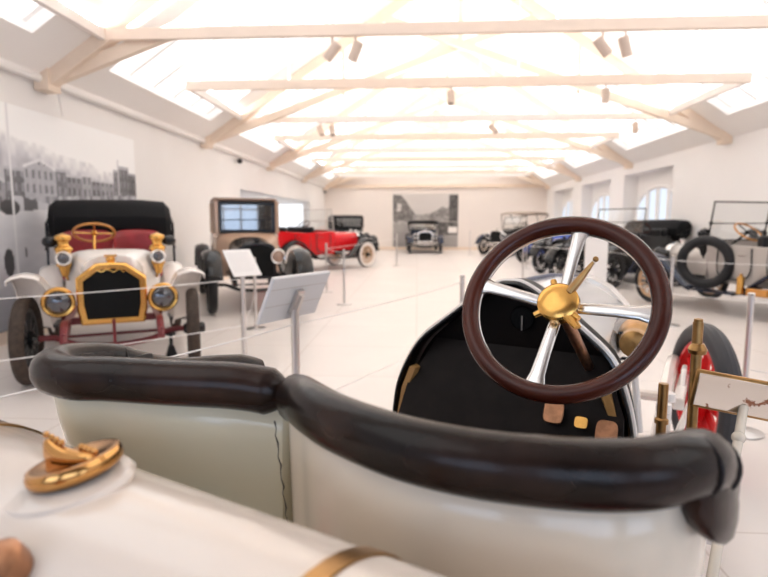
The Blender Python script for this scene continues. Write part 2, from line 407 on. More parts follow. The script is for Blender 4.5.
# ------------------------------------------------------------------ the two street photographs on the walls
def shade(img, x0, x1, z0, z1, v):
    img.append((x0, x1, z0, z1, v))
def hsh(a, b): 
    return (math.sin(a * 127.1 + b * 311.7) * 43758.5453) % 1.0
def vnoise(x, y):
    xi, yi = math.floor(x), math.floor(y); fx, fy = x - xi, y - yi
    fx = fx * fx * (3 - 2 * fx); fy = fy * fy * (3 - 2 * fy)
    return (hsh(xi, yi) * (1 - fx) + hsh(xi + 1, yi) * fx) * (1 - fy) + (hsh(xi, yi + 1) * (1 - fx) + hsh(xi + 1, yi + 1) * fx) * fy
def mural(name, label, fn3, n3, W, H, nu, nv, shadefn):
    verts = []; faces = []; cols = []
    for j in range(nv + 1):
        for i in range(nu + 1):
            u = W * i / nu; v = H * j / nv; verts.append(Vector(fn3(u, v)))
            g = shadefn(u, v); cols.append(g)
    for j in range(nv):
        for i in range(nu):
            a = j * (nu + 1) + i; faces.append((a, a + 1, a + nu + 2, a + nu + 1))
    k = len(verts); back = [Vector(fn3(u, v)) - Vector(n3) * 0.03 for u, v in ((0, 0), (W, 0), (W, H), (0, H))]
    fr = [Vector(fn3(u, v)) for u, v in ((0, 0), (W, 0), (W, H), (0, H))]
    verts += back + fr; cols += [(0.7, 0.68, 0.66)] * 8
    faces += [(k, k + 1, k + 2, k + 3), (k, k + 1, k + 5, k + 4), (k + 1, k + 2, k + 6, k + 5), (k + 2, k + 3, k + 7, k + 6), (k + 3, k, k + 4, k + 7)]
    me = bpy.data.meshes.new(name); me.from_pydata(verts, [], faces)
    a = me.color_attributes.new('ink', 'FLOAT_COLOR', 'POINT')
    for i, c in enumerate(cols): a.data[i].color = (c[0], c[1], c[2], 1)
    me.materials.append(M['print']); o = bpy.data.objects.new(name, me); COL.objects.link(o)
    return tag(o, label, 'photo mural')
def tone(g, cool=1.0):
    c = cool * max(0, min(1, (.85 - g) * 2.5))
    return (g * (1.0 - .03 * c), g * (1.0 - .03 * c), g * (1.0 + .03 * c))
def street_left(u, v):
    # u runs along the wall away from the camera (0..4.1 m), v is the height above the print's lower edge
    Y = 5.0 + u; z = 0.15 + v
    sky = 0.93
    hill = 2.30 - 0.12 * (Y - 6.2) + 0.06 * vnoise(Y * 3, 1)
    g = sky
    if z < hill: g = 0.42 + 0.25 * vnoise(Y * 14, z * 14) + max(0, (z - hill + .25)) * 1.2
    blocks = [(4.9, 6.05, 2.02, .30), (6.05, 6.35, 1.98, .16), (6.35, 6.95, 2.12, .44), (6.95, 7.15, 2.02, .18), (7.15, 7.5, 1.98, .26), (7.5, 7.72, 2.0, .38), (7.72, 7.95, 1.96, .24),
              (7.95, 8.3, 1.95, .32), (8.3, 8.45, 2.14, .16), (8.45, 8.75, 2.2, .13), (8.75, 9.05, 2.12, .09)]
    for y0, y1, zt, gg in blocks:
        zz = zt - (abs((Y - (y0 + y1) / 2)) * .35 if y1 - y0 > .5 else 0)
        if y0 <= Y < y1 and z < zz:
            g = gg
            fx = ((Y - y0) * 9) % 1.0; fz = (z * 6) % 1.0
            if .3 < fx < .7 and .25 < fz < .8: g = gg * 0.45 if gg > .2 else gg * 1.8
            if z > zz - .035: g = min(.75, gg + .3)
            g += 0.10 * (vnoise(Y * 30, z * 30) - .5)
    if 8.42 < Y < 8.46 and z < 2.3: g = .6
    base = 1.50 + 0.05 * (Y - 6.2)
    if 1.0 < z < base + .14 and z > base - .02 and Y > 6.6:
        q = vnoise(Y * 16, 3.3); g = .12 + .5 * q
    if 6.1 < Y < 6.75 and base - .02 < z < base + .16 and z < base + .18 - (Y - 6.1) * .2: g = .55 if vnoise(Y * 8, 2) > .45 else .10
    if z < base - .02:
        g = 0.64 - 0.24 * (base - z) + 0.05 * vnoise(Y * 6, z * 20) + 0.05 * vnoise(Y * 2, z * 3)
    for yc, zc, ry, rz, gg in ((6.98, 1.47, .22, .10, .16), (7.0, 1.52, .14, .05, .5), (6.72, 1.22, .035, .085, .10), (7.55, 1.54, .18, .06, .2), (8.0, 1.56, .15, .05, .15), (6.1, 1.52, .16, .09, .05),
                               (6.02, .90, .08, .16, .06), (6.30, 1.0, .02, .06, .12)):
        if ((Y - yc) / ry) ** 2 + ((z - zc) / rz) ** 2 < 1: g = gg
    if 6.13 < Y < 6.17: g = .75
    return tone(max(.02, g), 1.4)
mural('mural_print', 'huge black and white street photograph covering the left wall behind the white car', lambda u, v: (XL + 0.035, 5.0 + u, 0.15 + v), (1, 0, 0), 3.97, 2.52, 230, 150, street_left)
def street_far(u, v):
    # 3.2 m wide, 2.62 m high
    x = u / 3.2; y = v / 2.62; g = 0.66
    lt = 0.98 - 1.5 * max(0, x - .12) - (0.25 * max(0, x - .2))
    if x < .34 and y < max(lt, .52): g = .15 + .22 * vnoise(x * 30, y * 30) + (.35 if .06 < x < .13 and .66 < y < .82 else 0)
    rt = 0.50 + 0.55 * max(0, x - .52) ** 0.8 + .1 * vnoise(x * 12, 2)
    if x > .52 and y < rt: g = .2 + .28 * vnoise(x * 25, y * 25)
    if x > .86 and y < .98: g = .08 + .15 * vnoise(x * 40, y * 20)
    if .3 < x < .55 and y < .60 + .06 * vnoise(x * 14, 5): g = .36 + .2 * vnoise(x * 30, y * 30)
    if y < .49: g = .42 + .06 * vnoise(x * 9, y * 20) - .1 * (.49 - y)
    if x < .3 and .43 < y < .5: g = .2 + .5 * vnoise(x * 20, y * 40)
    if x > .70 and .22 < y < .47: g = .08 + .2 * vnoise(x * 30, y * 20)
    if .85 < x < .985 and .26 < y < .38: g = .85
    g = g * (.55 + .6 * g)
    return (g * 1.04, g * .98, g * .94)
mural('mural_print', 'square black and white street photograph hung on the far end wall', lambda u, v: (-1.2 + u, YB - 0.035, 0.15 + v), (0, -1, 0), 3.2, 2.62, 120, 100, street_far)
tag(B().tube([(XL + .07, 7.10, 2.69), (XL + 1.0, 5.6, 2.62)], 0.012, 6).build('stay_rod', M['steel']), 'thin grey stay rod slanting out from the top of the left street photograph', 'rod')

# ------------------------------------------------------------------ veteran cars in the hall
def arch(y, w, zb, zt, sh, n=10, p=2.0, wb=None):
    wb = w if wb is None else wb
    pts = [V(-wb, y, zb)]
    for i in range(n + 1):
        a = PI - PI * i / n; c, s_ = math.cos(a), math.sin(a)
        pts.append(V(w * math.copysign(abs(c) ** (2 / p), c), y, zt - sh + sh * abs(s_) ** (2 / p)))
    return pts + [V(wb, y, zb)]
def tub(y, w, zb, zt, zf, tw=0.05):
    zm = zb + (zt - zb) * 0.55
    return [V(-w * .93, y, zb), V(-w * 1.0, y, zm), V(-w, y, zt), V(-w + tw, y, zt + .01), V(-w + tw + .02, y, zf), V(w - tw - .02, y, zf), V(w - tw, y, zt + .01), V(w, y, zt), V(w, y, zm), V(w * .93, y, zb)]
def box_sec(y, w, zb, zt, r=0.05):
    return [V(-w + r, y, zb), V(-w, y, zb + r), V(-w, y, zt - r), V(-w + r, y, zt), V(w - r, y, zt), V(w, y, zt - r), V(w, y, zb + r), V(w - r, y, zb)]
def wheel_pair(R, tw, P):
    """rim, spokes and hub in one mesh; tyre as its own child; axis along x"""
    b = B(); ns = P['spokes']; ri = R - tw * 1.05
    b.ring((0, 0, 0), (1, 0, 0), ri - .012, .026, 36, 8, 1.1)
    for i in range(ns):
        a = 2 * PI * i / ns; d = V(0, math.cos(a), math.sin(a))
        if P.get('wire'): b.cyl(d * .05 + V(.05 * (-1) ** i, 0, 0), d * ri, .006, n=4)
        elif P.get('disc'): pass
        else: b.tube([d * .05, d * (ri * .5), d * (ri - .01)], [.022, .019, .016], 6)
    if P.get('disc'): b.lathe([(0, .03), (ri * .4, .045), (ri, .0), (ri, -.02), (0, -.02)], (0, 0, 0), (1, 0, 0), 32)
    hub = B().lathe([(0, -.09), (.04, -.085), (.055, -.05), (.075, -.045), (.075, .045), (.055, .05), (.05, .09), (.035, .105), (0, .108)], (0, 0, 0), (1, 0, 0), 20)
    t = B().ring((0, 0, 0), (1, 0, 0), R - tw / 2, tw / 2, 48, 12, 1.05)
    return b, hub, t
def fender_path(yc, zc, rr, a0, a1, n=16):
    return [V(0, yc + rr * math.cos(math.radians(a0 + (a1 - a0) * i / n)), zc + rr * math.sin(math.radians(a0 + (a1 - a0) * i / n))) for i in range(n + 1)]
def fender(x0, x1, path, crown=0.03, lip=0.04):
    b = B(); secs = []
    for i, p in enumerate(path):
        t = (path[min(i + 1, len(path) - 1)] - path[max(i - 1, 0)]).normalized(); nr = V(0, -t.z, t.y)
        if nr.z < 0 and abs(nr.z) > .3: nr = -nr
        q = []
        for k, (f, h) in enumerate(((0, -lip), (0.0, -.008), (.15, .4 * crown), (.5, crown), (.85, .4 * crown), (1.0, -.008), (1.0, -lip))):
            q.append(p + V(x0 + (x1 - x0) * f, 0, 0) + nr * h)
        secs.append(q)
    return b.loft(secs, False, False)
def lamp(root, pos, r, P, fwd=(0, 1, 0), name='headlamp', label=None, m='m_lamp', depth=1.3, lens='lens'):
    f = Vector(fwd).normalized(); c = Vector(pos)
    o = B().lathe([(0, -depth * r), (.35 * r, -depth * r), (.8 * r, -.7 * depth * r), (r, -.1 * r), (r * 1.08, -.02), (r * 1.12, .02), (r * 1.02, .04), (r * .86, .035), (r * .84, .0), (0, .0)], c, f, 28).build(name, M[P[m]], root)
    B().lathe([(0, .045), (.5 * r, .035), (.85 * r, .012), (.85 * r, .004), (0, .004)], c, f, 24).build('lens', M[P.get('m_lens', lens)], o)
    if label: o['label'] = label
    return o
def steering(root, c, R, n, P, foot, spokes=4, rm='m_swheel', sm='m_col'):
    n = Vector(n).normalized(); c = Vector(c)
    w = B().ring(c, n, R, .014, 40, 8).build('steering_wheel', M[P[rm]], root)
    u = n.orthogonal().normalized(); v = n.cross(u); b = B()
    for i in range(spokes):
        a = 2 * PI * (i + .5) / spokes; d = u * math.cos(a) + v * math.sin(a); b.cyl(c - n * .01, c + d * R, .010, n=6)
    b.lathe([(0, .02), (.03, .015), (.035, -.02), (0, -.03)], c, n, 12)
    b.build('spokes', M[P[sm]], w)
    B().cyl(c - n * .02, foot, .018, n=10).build('steering_column', M[P[sm]], root)
def cushion(c, d, bev):
    return B().box(c, d)

def make_car(name, label, cat, loc, fwd, **P):
    D = dict(wb=2.55, tr=1.38, R=.38, tw=.10, spokes=12, m_body='black', m_hood=None, m_fender='black', m_tire='rubber', m_rim='spokewood', m_hub='black',
             m_lamp='black', m_rad='chrome', m_seat='blackleather', m_frame='black', m_ws='black', m_swheel='wood', m_col='black', m_top='matte',
             hw=.30, hw2=.36, hl=.88, hz=1.0, hz2=1.04, hzb=.52, cowl=.24, bw=.62, bz=1.08, bzb=.46, tail=.55, top=None, ws=True, wsh=.5, wsw=.56, body='tourer',
             fw=.21, lamps='drum', lr=.12, doors=0, rad='arch', board=True, steerx=-.30, apron=False, group=None, m_door=None, sidelamps=False, rearseat=True, bumper=False, steer=0.0)
    D.update(P); P = D; P['m_hood'] = P['m_hood'] or P['m_body']
    f = Vector((fwd[0], fwd[1], 0)).normalized()
    root = thing(name, label, cat, (loc[0], loc[1], 0), math.atan2(-f.x, f.y), P['group'])
    R, wb, tr = P['R'], P['wb'], P['tr']; hl, cw = P['hl'], P['cowl']; yw = -hl - cw
    # chassis
    fr = B()
    for x in (-.36, .36):
        fr.tube(smooth_path([(x, .42, R + .02), (x, .3, R + .14), (x, .1, R + .15), (x, -.3, R + .13), (x, -wb + .3, R + .13), (x, -wb, R + .22), (x, -wb - .35, R + .16)], 3), .032, 6)
    for y in (-.1, -.9, -wb + .5): fr.box((0, y, R + .12), (.72, .06, .06))
    fr.build('chassis_frame', M[P['m_frame']], root)
    ax = B().tube(smooth_path([(-tr / 2, 0, R), (-.46, 0, R), (-.3, 0, R - .07), (0, 0, R - .10), (.3, 0, R - .07), (.46, 0, R), (tr / 2, 0, R)], 3), .026, 8)
    ax.tube([(-tr / 2 + .1, -.13, R - .02), (tr / 2 - .1, -.13, R - .02)], .013, 6)
    ax.build('front_axle', M[P['m_frame']], root)
    B().tube([(-tr / 2, -wb, R), (tr / 2, -wb, R)], .04, 8).sphere((0, -wb, R), .13).build('rear_axle', M[P['m_frame']], root)
    for x in (-.36, .36):
        s = B()
        for k in range(4):
            l = .46 - .09 * k
            s.tube([(x, -l, R + .13 - .03 * k + .02), (x, 0, R + .035 - .012 * k + .02), (x, l, R + .08 - .02 * k + .02)], .014, 6, oval=.6)
        s.build('leaf_spring', M[P['m_frame']], root)
    b, hub, t = wheel_pair(R, P['tw'], P); me = None
    for i, (x, y) in enumerate(((-tr / 2, 0), (tr / 2, 0), (-tr / 2, -wb), (tr / 2, -wb))):
        if me is None:
            o = b.build('wheel', M[P['m_rim']], root); h_ = hub.build('hub', M[P['m_hub']], o); tt = t.build('tire', M[P['m_tire']], o); me = (o, h_, tt)
            if P['m_tire'] == 'whiterubber':
                tr_ = B().ring((0, 0, 0), (1, 0, 0), R - .012, .016, 48, 8, 2.6).build('tread', M['rubber'], o)
        else:
            o = copy_tree(me[0], root)
        o.location = (x, y, R); o.rotation_euler = (random.random() * .5, 0, (PI if x < 0 else 0) + (P['steer'] if y == 0 else 0))
    # fenders
    rr = R + .085
    for s in (-1, 1):
        x0 = s * (tr / 2 - P['fw'] * .62); x1 = s * (tr / 2 + P['fw'] * .5)
        pth = fender_path(0, R, rr, 12, 128) + [V(0, -R - .28, R + .08), V(0, -R - .42, R + .0), V(0, -R - .52, R - .03)]
        if P.get('flatfender'):
            pth = [V(0, .14, R + .51), V(0, .05, R + .525), V(0, -.15, R + .515), V(0, -.35, R + .40), V(0, -.5, R + .18), V(0, -.62, R), V(0, -.75, R - .03)]
            pth = smooth_path(pth, 3)
        o = fender(x0, x1, pth).build('front_fender', M[P['m_fender']], root, solid=.012)
        if P['apron']:
            xi = s * .40
            a = B().add([(x0, .13, R + .505), (x0, -.15, R + .505), (x0, -.40, R + .34), (x0, -.62, R + .02), (xi, -.62, R + .16), (xi, -.1, R + .17)], [(0, 1, 2, 3, 4, 5)])
            a.build('fender_apron', M[P['m_fender']], o, smooth=False, solid=.012)
        pth = [V(0, -wb + R + .50, R - .03), V(0, -wb + R + .36, R + .02)] + [V(0, -wb + rr * math.cos(math.radians(a)), R + rr * math.sin(math.radians(a))) for a in range(40, 171, 10)]
        fender(x0, x1, pth).build('rear_fender', M[P['m_fender']], root, solid=.012)
        if P['board']:
            y0, y1 = -R - .5, -wb + R + .48
            B().box((s * (tr / 2 - .03), (y0 + y1) / 2, R - .04), (P['fw'] * 1.15, y0 - y1, .03)).build('running_board', M['dark' if P['m_fender'] != 'navy' else 'navy'], root, bevel=.008)
    # radiator
    zr0, zr1 = P['hzb'] - .02, P['hz'] + .025
    if P['rad'] == 'hex':
        def hx(w, zb, zt, ch, y): return [V(-w * .9, y, zb), V(-w, y, zb + .12), V(-w, y, zt - ch), V(-w + ch * 1.2, y, zt - .01), V(0, y, zt), V(w - ch * 1.2, y, zt - .01), V(w, y, zt - ch), V(w, y, zb + .12), V(w * .9, y, zb)]
        sec = lambda w, d, y, ch: hx(w, zr0 + d, zr1 - d, ch * .8, y)
        w0 = P['hw'] + .03
        b = B().loft([sec(w0, 0, -.02, .16), sec(w0, 0, .09, .16), sec(w0 - .015, .015, .105, .155), sec(w0 - .055, .05, .105, .13), sec(w0 - .06, .055, .08, .13)])
        core = [sec(w0 - .055, .05, .083, .13), sec(w0 - .055, .05, .088, .13)]
    else:
        w0 = P['hw'] + .025
        sec = lambda w, d, y, ch: arch(y, w - .0, zr0 + d, zr1 - d, ch, p=2.8)
        b = B().loft([sec(w0, 0, -.02, .16), sec(w0, 0, .08, .16), sec(w0 - .015, .015, .10, .15), sec(w0 - .05, .05, .10, .13), sec(w0 - .055, .055, .08, .13)])
        core = [sec(w0 - .05, .05, .083, .13), sec(w0 - .05, .05, .088, .13)]
    rd = b.build('radiator_shell', M[P['m_rad']], root)
    B().loft(core).build('radiator_core', M['core'], rd)
    B().lathe([(0, 0), (.03, 0), (.032, .02), (.04, .03), (.04, .045), (.02, .055), (0, .06)], (0, .04, zr1 - .01), (0, 0, 1), 16).box((0, .04, zr1 + .055), (.10, .015, .02)).build('radiator_cap', M[P['m_rad']], rd)
    # hood and cowl
    zb = P['hzb']
    b = B().loft([arch(-.02, P['hw'], zb, P['hz'], .2, p=2.6), arch(-hl, P['hw2'], zb, P['hz2'], .22, p=2.6)])
    hd = b.build('hood', M[P['m_hood']], root)
    for s in (-1, 1):
        l = B()
        for k in range(8):
            y = -.2 - k * (hl - .35) / 8; xx = P['hw'] + (P['hw2'] - P['hw']) * (-y / hl)
            l.box((s * xx, y, zb + .17), (.018, .014, .18))
        l.build('louvres', M[P['m_hood']], hd, smooth=False)
    b = B().loft([arch(-hl, P['hw2'], zb - .02, P['hz2'], .22, p=2.6), arch(-hl - cw * .5, (P['hw2'] + P['bw']) / 2 - .03, zb - .04, (P['hz2'] + P['bz']) / 2 + .03, .2, p=2.8), arch(yw, P['bw'] - .03, P['bzb'], P['bz'] + .03, .16, p=3.2)])
    b.build('cowl', M[P['m_body'] if not P.get('m_cowl') else P['m_cowl']], root)
    bw, bz, bzb = P['bw'], P['bz'], P['bzb']; yt = -wb - P['tail']
    # body
    if P['body'] == 'tourer':
        st = [(yw, bw - .03, bz + .0, bzb + .1), (yw - .3, bw, bz - .02, bzb + .1), ((yw + yt) / 2, bw + .02, bz - .04, bzb + .1), (yt + .35, bw + .01, bz + .0, bzb + .1), (yt + .12, bw - .06, bz + .02, bzb + .1), (yt + .1, bw - .06, bz + .02, bz - .0), (yt, bw - .14, bz + .0, bz - .02)]
        secs = [tub(y, w_, bzb + (0 if y > yt + .3 else .06), zt, zf) for y, w_, zt, zf in st]
        secs.insert(0, tub(yw + .02, bw - .04, bzb, bz, bz - .02))
        bd = B().loft(secs).build('body', M[P['m_body']], root)
        for k in range(P['doors']):
            for s in (-1, 1):
                y1 = yw - .22 - k * .78
                d = B().tube(smooth_path([(s * (bw + .012), y1, bz - .06), (s * (bw + .014), y1, bzb + .2), (s * (bw + .01), y1 - .1, bzb + .08), (s * (bw + .01), y1 - .42, bzb + .08), (s * (bw + .022), y1 - .54, bzb + .2), (s * (bw + .024), y1 - .54, bz - .06)], 4), .010, 6)
                o = d.build('door_seam', M['dark'], bd)
                B().tube([(s * (bw + .02), y1 - .46, bz - .16), (s * (bw + .05), y1 - .46, bz - .16), (s * (bw + .05), y1 - .36, bz - .16)], .011, 6).build('door_handle', M['chrome'], bd)
        rows = [yw - .75] + ([yt + .42] if P['rearseat'] else [])
        for y in rows:
            for s in ((-1, 1) if P.get('buckets') else (0,)):
                sw = .46 if s else bw * 2 - .2
                so = B().box((s * .27, y + .24, bz - .24), (sw, .48, .16)).build('seat_cushion', M[P['m_seat']], root, bevel=.05, seg=3)
                if P.get('buckets'):
                    secs = []
                    for k in range(13):
                        a = PI * k / 12; r_ = .26
                        px, py = s * .26 - r_ * math.cos(a), y - .02 - .10 * math.sin(a)
                        top = bz + .15 + .08 * math.sin(a) ** .6
                        secs.append([V(px, py + .05, bz - .22), V(px, py + .06, top - .03), V(px, py + .02, top), V(px, py - .04, top - .03), V(px, py - .04, bz - .22)])
                    B().loft(secs).build('seat_back', M[P['m_seat']], root, sub=1, angle=80)
                else:
                    B().box((0, y - .03, bz - .02), (sw, .14, .30)).build('seat_back', M[P['m_seat']], root, bevel=.05, seg=3)
    else:
        cab = 1.15 if P['body'] == 'coupe' else 1.9
        yc = yw - cab; rz = P['roofz']
        bd = B().loft([box_sec(yw + .02, bw - .04, bzb, bz, .06), box_sec(yw - .15, bw, bzb, bz + .02, .05), box_sec(yc + .15, bw, bzb, bz + .02, .05), box_sec(yc, bw - .05, bzb, bz, .06), box_sec(yt, bw - .18, bzb + .1, bz - (.18 if P['body'] == 'coupe' else .02), .12)]).build('body', M[P['m_body']], root)
        rf = B().loft([box_sec(yw + .06, bw - .08, rz - .03, rz, .012), box_sec(yw - .05, bw - .02, rz - .07, rz + .015, .03), box_sec((yw + yc) / 2, bw, rz - .07, rz + .04, .04), box_sec(yc + .05, bw - .02, rz - .07, rz + .015, .03), box_sec(yc, bw - .07, rz - .06, rz - .0, .02)]).build('roof', M[P.get('m_roof', P['m_body'])], root)
        for s in (-1, 1):
            for y in (yw - .02, yw - .62, yc + .07) + ((yw - 1.2,) if cab > 1.5 else ()):
                B().box((s * (bw - .045), y, (bz + rz) / 2 - .02), (.07, .09 if y > yw - .1 else .12, rz - bz - .04)).build('pillar', M[P['m_body']], root, smooth=False, bevel=.012)
        B().box((0, yc + .05, bz + .05), (2 * bw - .1, .08, .12)).build('rear_rail', M[P['m_body']], root, smooth=False, bevel=.012)
        for s in (-1, 1):
            B().box((s * (bw - .035), (yw + yc) / 2, (bz + rz) / 2), (.008, cab - .15, rz - bz - .08)).build('side_window', M['dglass'], root, smooth=False)
        B().box((0, yc + .05, (bz + rz) / 2 - .0), (2 * bw - .16, .008, rz - bz - .18)).build('rear_window', M['dglass'], root, smooth=False)
        wf = B(); z0, z1, hwid = bz + .03, rz - .06, bw - .10
        for s in (-1, 1): wf.box((s * hwid, yw + .02, (z0 + z1) / 2), (.04, .05, z1 - z0))
        for z in (z0 + .02, z1 - .02): wf.box((0, yw + .02, z), (2 * hwid, .05, .045))
        wf.box((0, yw + .02, z0 + (z1 - z0) * .42), (2 * hwid, .03, .016))
        wo = wf.build('windshield_frame', M['black'], root, smooth=False)
        B().box((0, yw + .02, (z0 + z1) / 2), (2 * hwid, .008, z1 - z0)).build('windshield', M['dglass'], wo, smooth=False)
        B().box((0, yw - .75, bz + .08), (2 * bw - .25, .18, .34)).build('seat_back', M[P['m_seat']], root, bevel=.04)
        P['ws'] = False
    if P['ws']:
        ww, h = P['wsw'], P['wsh']; yy = yw + .0; z0 = bz + .02; lean = P.get('lean', -.08); f_ = B()
        def at(x, t): return V(x, yy + lean * t, z0 + h * t)
        f_.tube([at(-ww, 0), at(-ww, 1), at(ww, 1), at(ww, 0)], .014, 6)
        f_.tube([at(-ww, .46), at(ww, .46)], .009, 6); f_.tube([at(-ww, .03), at(ww, .03)], .012, 6)
        for s in (-1, 1): f_.sphere(at(s * ww, .47), .03)
        wo = f_.build('windshield_frame', M[P['m_ws']], root)
        g = B(); g.add([at(-ww, .03), at(ww, .03), at(ww, 1), at(-ww, 1)], [(0, 1, 2, 3)])
        g.build('windshield', M['glass'], wo, smooth=False, solid=.006)
    sx = P['steerx']
    c = P.get('sw_pos', (sx, yw - .38, bz + .17))
    steering(root, c, P.get('sw_R', .20), P.get('sw_n', (0, -.62, .78)), P, (sx, yw + .12, bz - .2))
    # tops
    ytop = yt + .1
    if P['top'] == 'raised':
        rz = P['roofz']
        secs = []
        for y, dz, w_ in ((yw + .1, -.05, bw + .02), (yw - .1, .0, bw + .06), ((yw + yt) / 2, .04, bw + .08), (yt + .15, .0, bw + .06), (yt - .05, -.10, bw + .0)):
            secs.append([V(-w_, y, rz + dz - .07), V(-w_ * .97, y, rz + dz - .01), V(-w_ * .6, y, rz + dz + .02), V(w_ * .6, y, rz + dz + .02), V(w_ * .97, y, rz + dz - .01), V(w_, y, rz + dz - .07)])
        tp = B().loft(secs, False, False).build('folding_top', M[P['m_top']], root, solid=.02)
        for s in (-1, 1):
            p = B()
            p.cyl((s * (bw + .0), yw, bz), (s * (bw + .03), yw + .05, rz - .06), .014, n=6)
            p.cyl((s * (bw + .02), yt + .6, bz - .05), (s * (bw + .04), yt + .1, rz - .06), .014, n=6)
            p.cyl((s * (bw + .02), yt + .6, bz - .05), (s * (bw + .04), (yw + yt) / 2 + .2, rz - .04), .014, n=6)
            p.build('top_bow', M['black'], tp)
    elif P['top'] == 'folded':
        ty, tz, tw_ = P.get('foldy', ytop - .12), P.get('foldz', bz + .12), P.get('foldw', bw + .08)
        secs = []; k1 = P.get('foldh', .16)
        for x in (-1, -.97, -.9, -.5, 0, .5, .9, .97, 1):
            e = 1 - .35 * max(0, (abs(x) - .88) / .12); q = []
            for i in range(14):
                a = 2 * PI * i / 14
                q.append(V(x * tw_, ty + .32 * e * math.cos(a) * (1 + .08 * math.sin(3 * a)), tz + k1 * e * math.sin(a) + .10 * math.cos(a) * -.6 + .012 * math.sin(7 * x)))
            secs.append(q)
        tp = B().loft(secs).build('folded_top', M[P['m_top']], root)
        for s in (-1, 1):
            p = B()
            p.tube([(s * (tw_ + .01), ty + .3, bz - .18), (s * (tw_ + .012), ty + .25, tz - .02), (s * (tw_ + .012), ty - .2, tz + .08)], .014, 6)
            p.tube([(s * (tw_ + .01), ty + .45, bz + .0), (s * (tw_ + .012), ty - .1, tz - .1)], .012, 6)
            p.build('top_iron', M['black'], tp)
    # lamps
    if P['lamps'] == 'drum':
        for s in (-1, 1):
            lx, ly, lz = P.get('lamp_pos', (.40, .12, .80))
            o = lamp(root, (s * lx, ly, lz), P['lr'], P)
            B().cyl((s * lx, ly - .06, lz - P['lr'] * .8), (s * .37, ly - .08, R + .16), .016, n=8).build('lamp_bracket', M[P['m_frame']], o)
    if P['sidelamps']:
        for s in (-1, 1):
            x, y, z = s * P.get('slx', .50), yw + .12, P.get('slz', 1.0)
            o = B().box((x, y, z), (.13, .13, .16)).lathe([(.08, .07), (.085, .10), (.05, .13), (.055, .17), (.08, .18), (.075, .22), (0, .25)], (x, y, z), (0, 0, 1), 16).lathe([(0, -.19), (.03, -.18), (.06, -.08), (.07, -.05)], (x, y, z), (0, 0, 1), 14).build('side_lamp', M[P['m_lamp']], root, bevel=.01)
            B().ring((x, y + .07, z), (0, 1, 0), .062, .014, 20, 8).build('lamp_rim', M['chrome'], o)
            B().lathe([(0, .09), (.03, .085), (.058, .07), (0, .068)], (x, y, z), (0, 1, 0), 18).build('lens', M['lens'], o)
            B().sphere((s * (P.get('slx', .50) + .12), y - .06, z + .16), .07, (1, .8, .8)).build('horn_bulb', M['black'], o)
            B().tube([(x, y, z - .15), (s * (P['bw'] - .06), y - .03, z - .22)], .014, 6).build('lamp_bracket', M[P['m_lamp']], o)
    if P['bumper']:
        b = B()
        for z in (R + .05, R + .14): b.tube([(-.78, .36, z), (-.4, .46, z), (.4, .46, z), (.78, .36, z)], .022, 6)
        for s in (-1, 1): b.tube([(s * .36, .3, R + .1), (s * .36, .45, R + .1)], .02, 6)
        b.build('bumper', M['chrome'], root)
    return root

white_car = make_car('touring_car', 'white brass era open car with red leather seats facing the camera at left', 'vintage car', (-2.66, 4.72), (.475, -.88),
    wb=2.08, tr=1.32, R=.375, tw=.105, m_body='white', m_fender='white', m_tire='brownrubber', m_rim='dark', m_frame='maroon', m_lamp='goldbrass', m_rad='goldbrass', m_seat='redleather', m_ws='black',  # rims coloured dark to stand for the shade on the wheel faces
    m_swheel='oak', m_col='goldbrass', rad='hex', hw=.245, hw2=.29, hl=.75, hz=.985, hz2=1.03, hzb=.50, cowl=.3, bw=.47, bz=1.05, tail=.2, ws=False, top='folded', foldy=-2.22, foldz=1.36, foldw=.66, foldh=.26,
    buckets=True, rearseat=False, lamps='drum', lamp_pos=(.40, .16, .70), lr=.115, sidelamps=True, slx=.43, slz=1.0, steerx=.17, sw_pos=(.17, -1.38, 1.24), sw_R=.20, sw_n=(0, -.45, .80), flatfender=True, apron=True, fw=.20, board=True, steer=-.10)
B().tube([(0, .12, .52), (0, .13, .30), (.0, .15, .27), (.10, .15, .27)], .014, 8).build('starting_crank', M['maroon'], white_car)
B().tube(smooth_path([(-.10, .108, .925), (-.06, .112, .955), (-.02, .112, .93), (.03, .112, .955), (.07, .112, .935), (.11, .11, .95)], 4), .007, 6).build('radiator_script', M['brass'], white_car)
coupe = make_car('coupe_car', 'beige closed coupe with black hood and black fenders behind the small white sign', 'vintage car', (-2.43, 8.36), (.41, -.912),
    wb=2.5, tr=1.34, R=.42, tw=.13, m_body='beige', m_hood='black', m_fender='black', m_roof='roofp', m_lamp='chrome', m_rad='black', m_rim='black', body='coupe', roofz=1.74, bz=1.16, bw=.535, hz=1.03, hz2=1.12, hw=.26, hw2=.34,
    hl=.72, cowl=.24, lamp_pos=(.30, .14, .84), lr=.105, m_lens='lensbrown', tail=.4, steerx=-.3)
red_car = make_car('roadster_car', 'bright red open touring car with black fenders and white sidewall tires', 'vintage car', (-2.08, 17.35), (.58, .81),
    wb=2.9, tr=1.36, R=.39, tw=.13, m_body='red', m_fender='black', m_tire='whiterubber', m_rim='spokewood', m_ws='silver', hw=.31, hw2=.38, hl=1.05, hz=1.05, hz2=1.10, bw=.62, bz=1.10, tail=.55, wsh=.60, wsw=.55, lamp_pos=(.40, .16, .86), m_seat='blackleather', doors=2, steerx=-.3)
sedan = make_car('sedan_car', 'black closed sedan parked behind the bright red car', 'vintage car', (-2.35, 21.3), (.35, -.937),
    wb=2.5, body='coupe', roofz=1.62, bz=1.12, tail=.25, m_rim='black', hl=.8, lamp_pos=(.4, .12, .84))
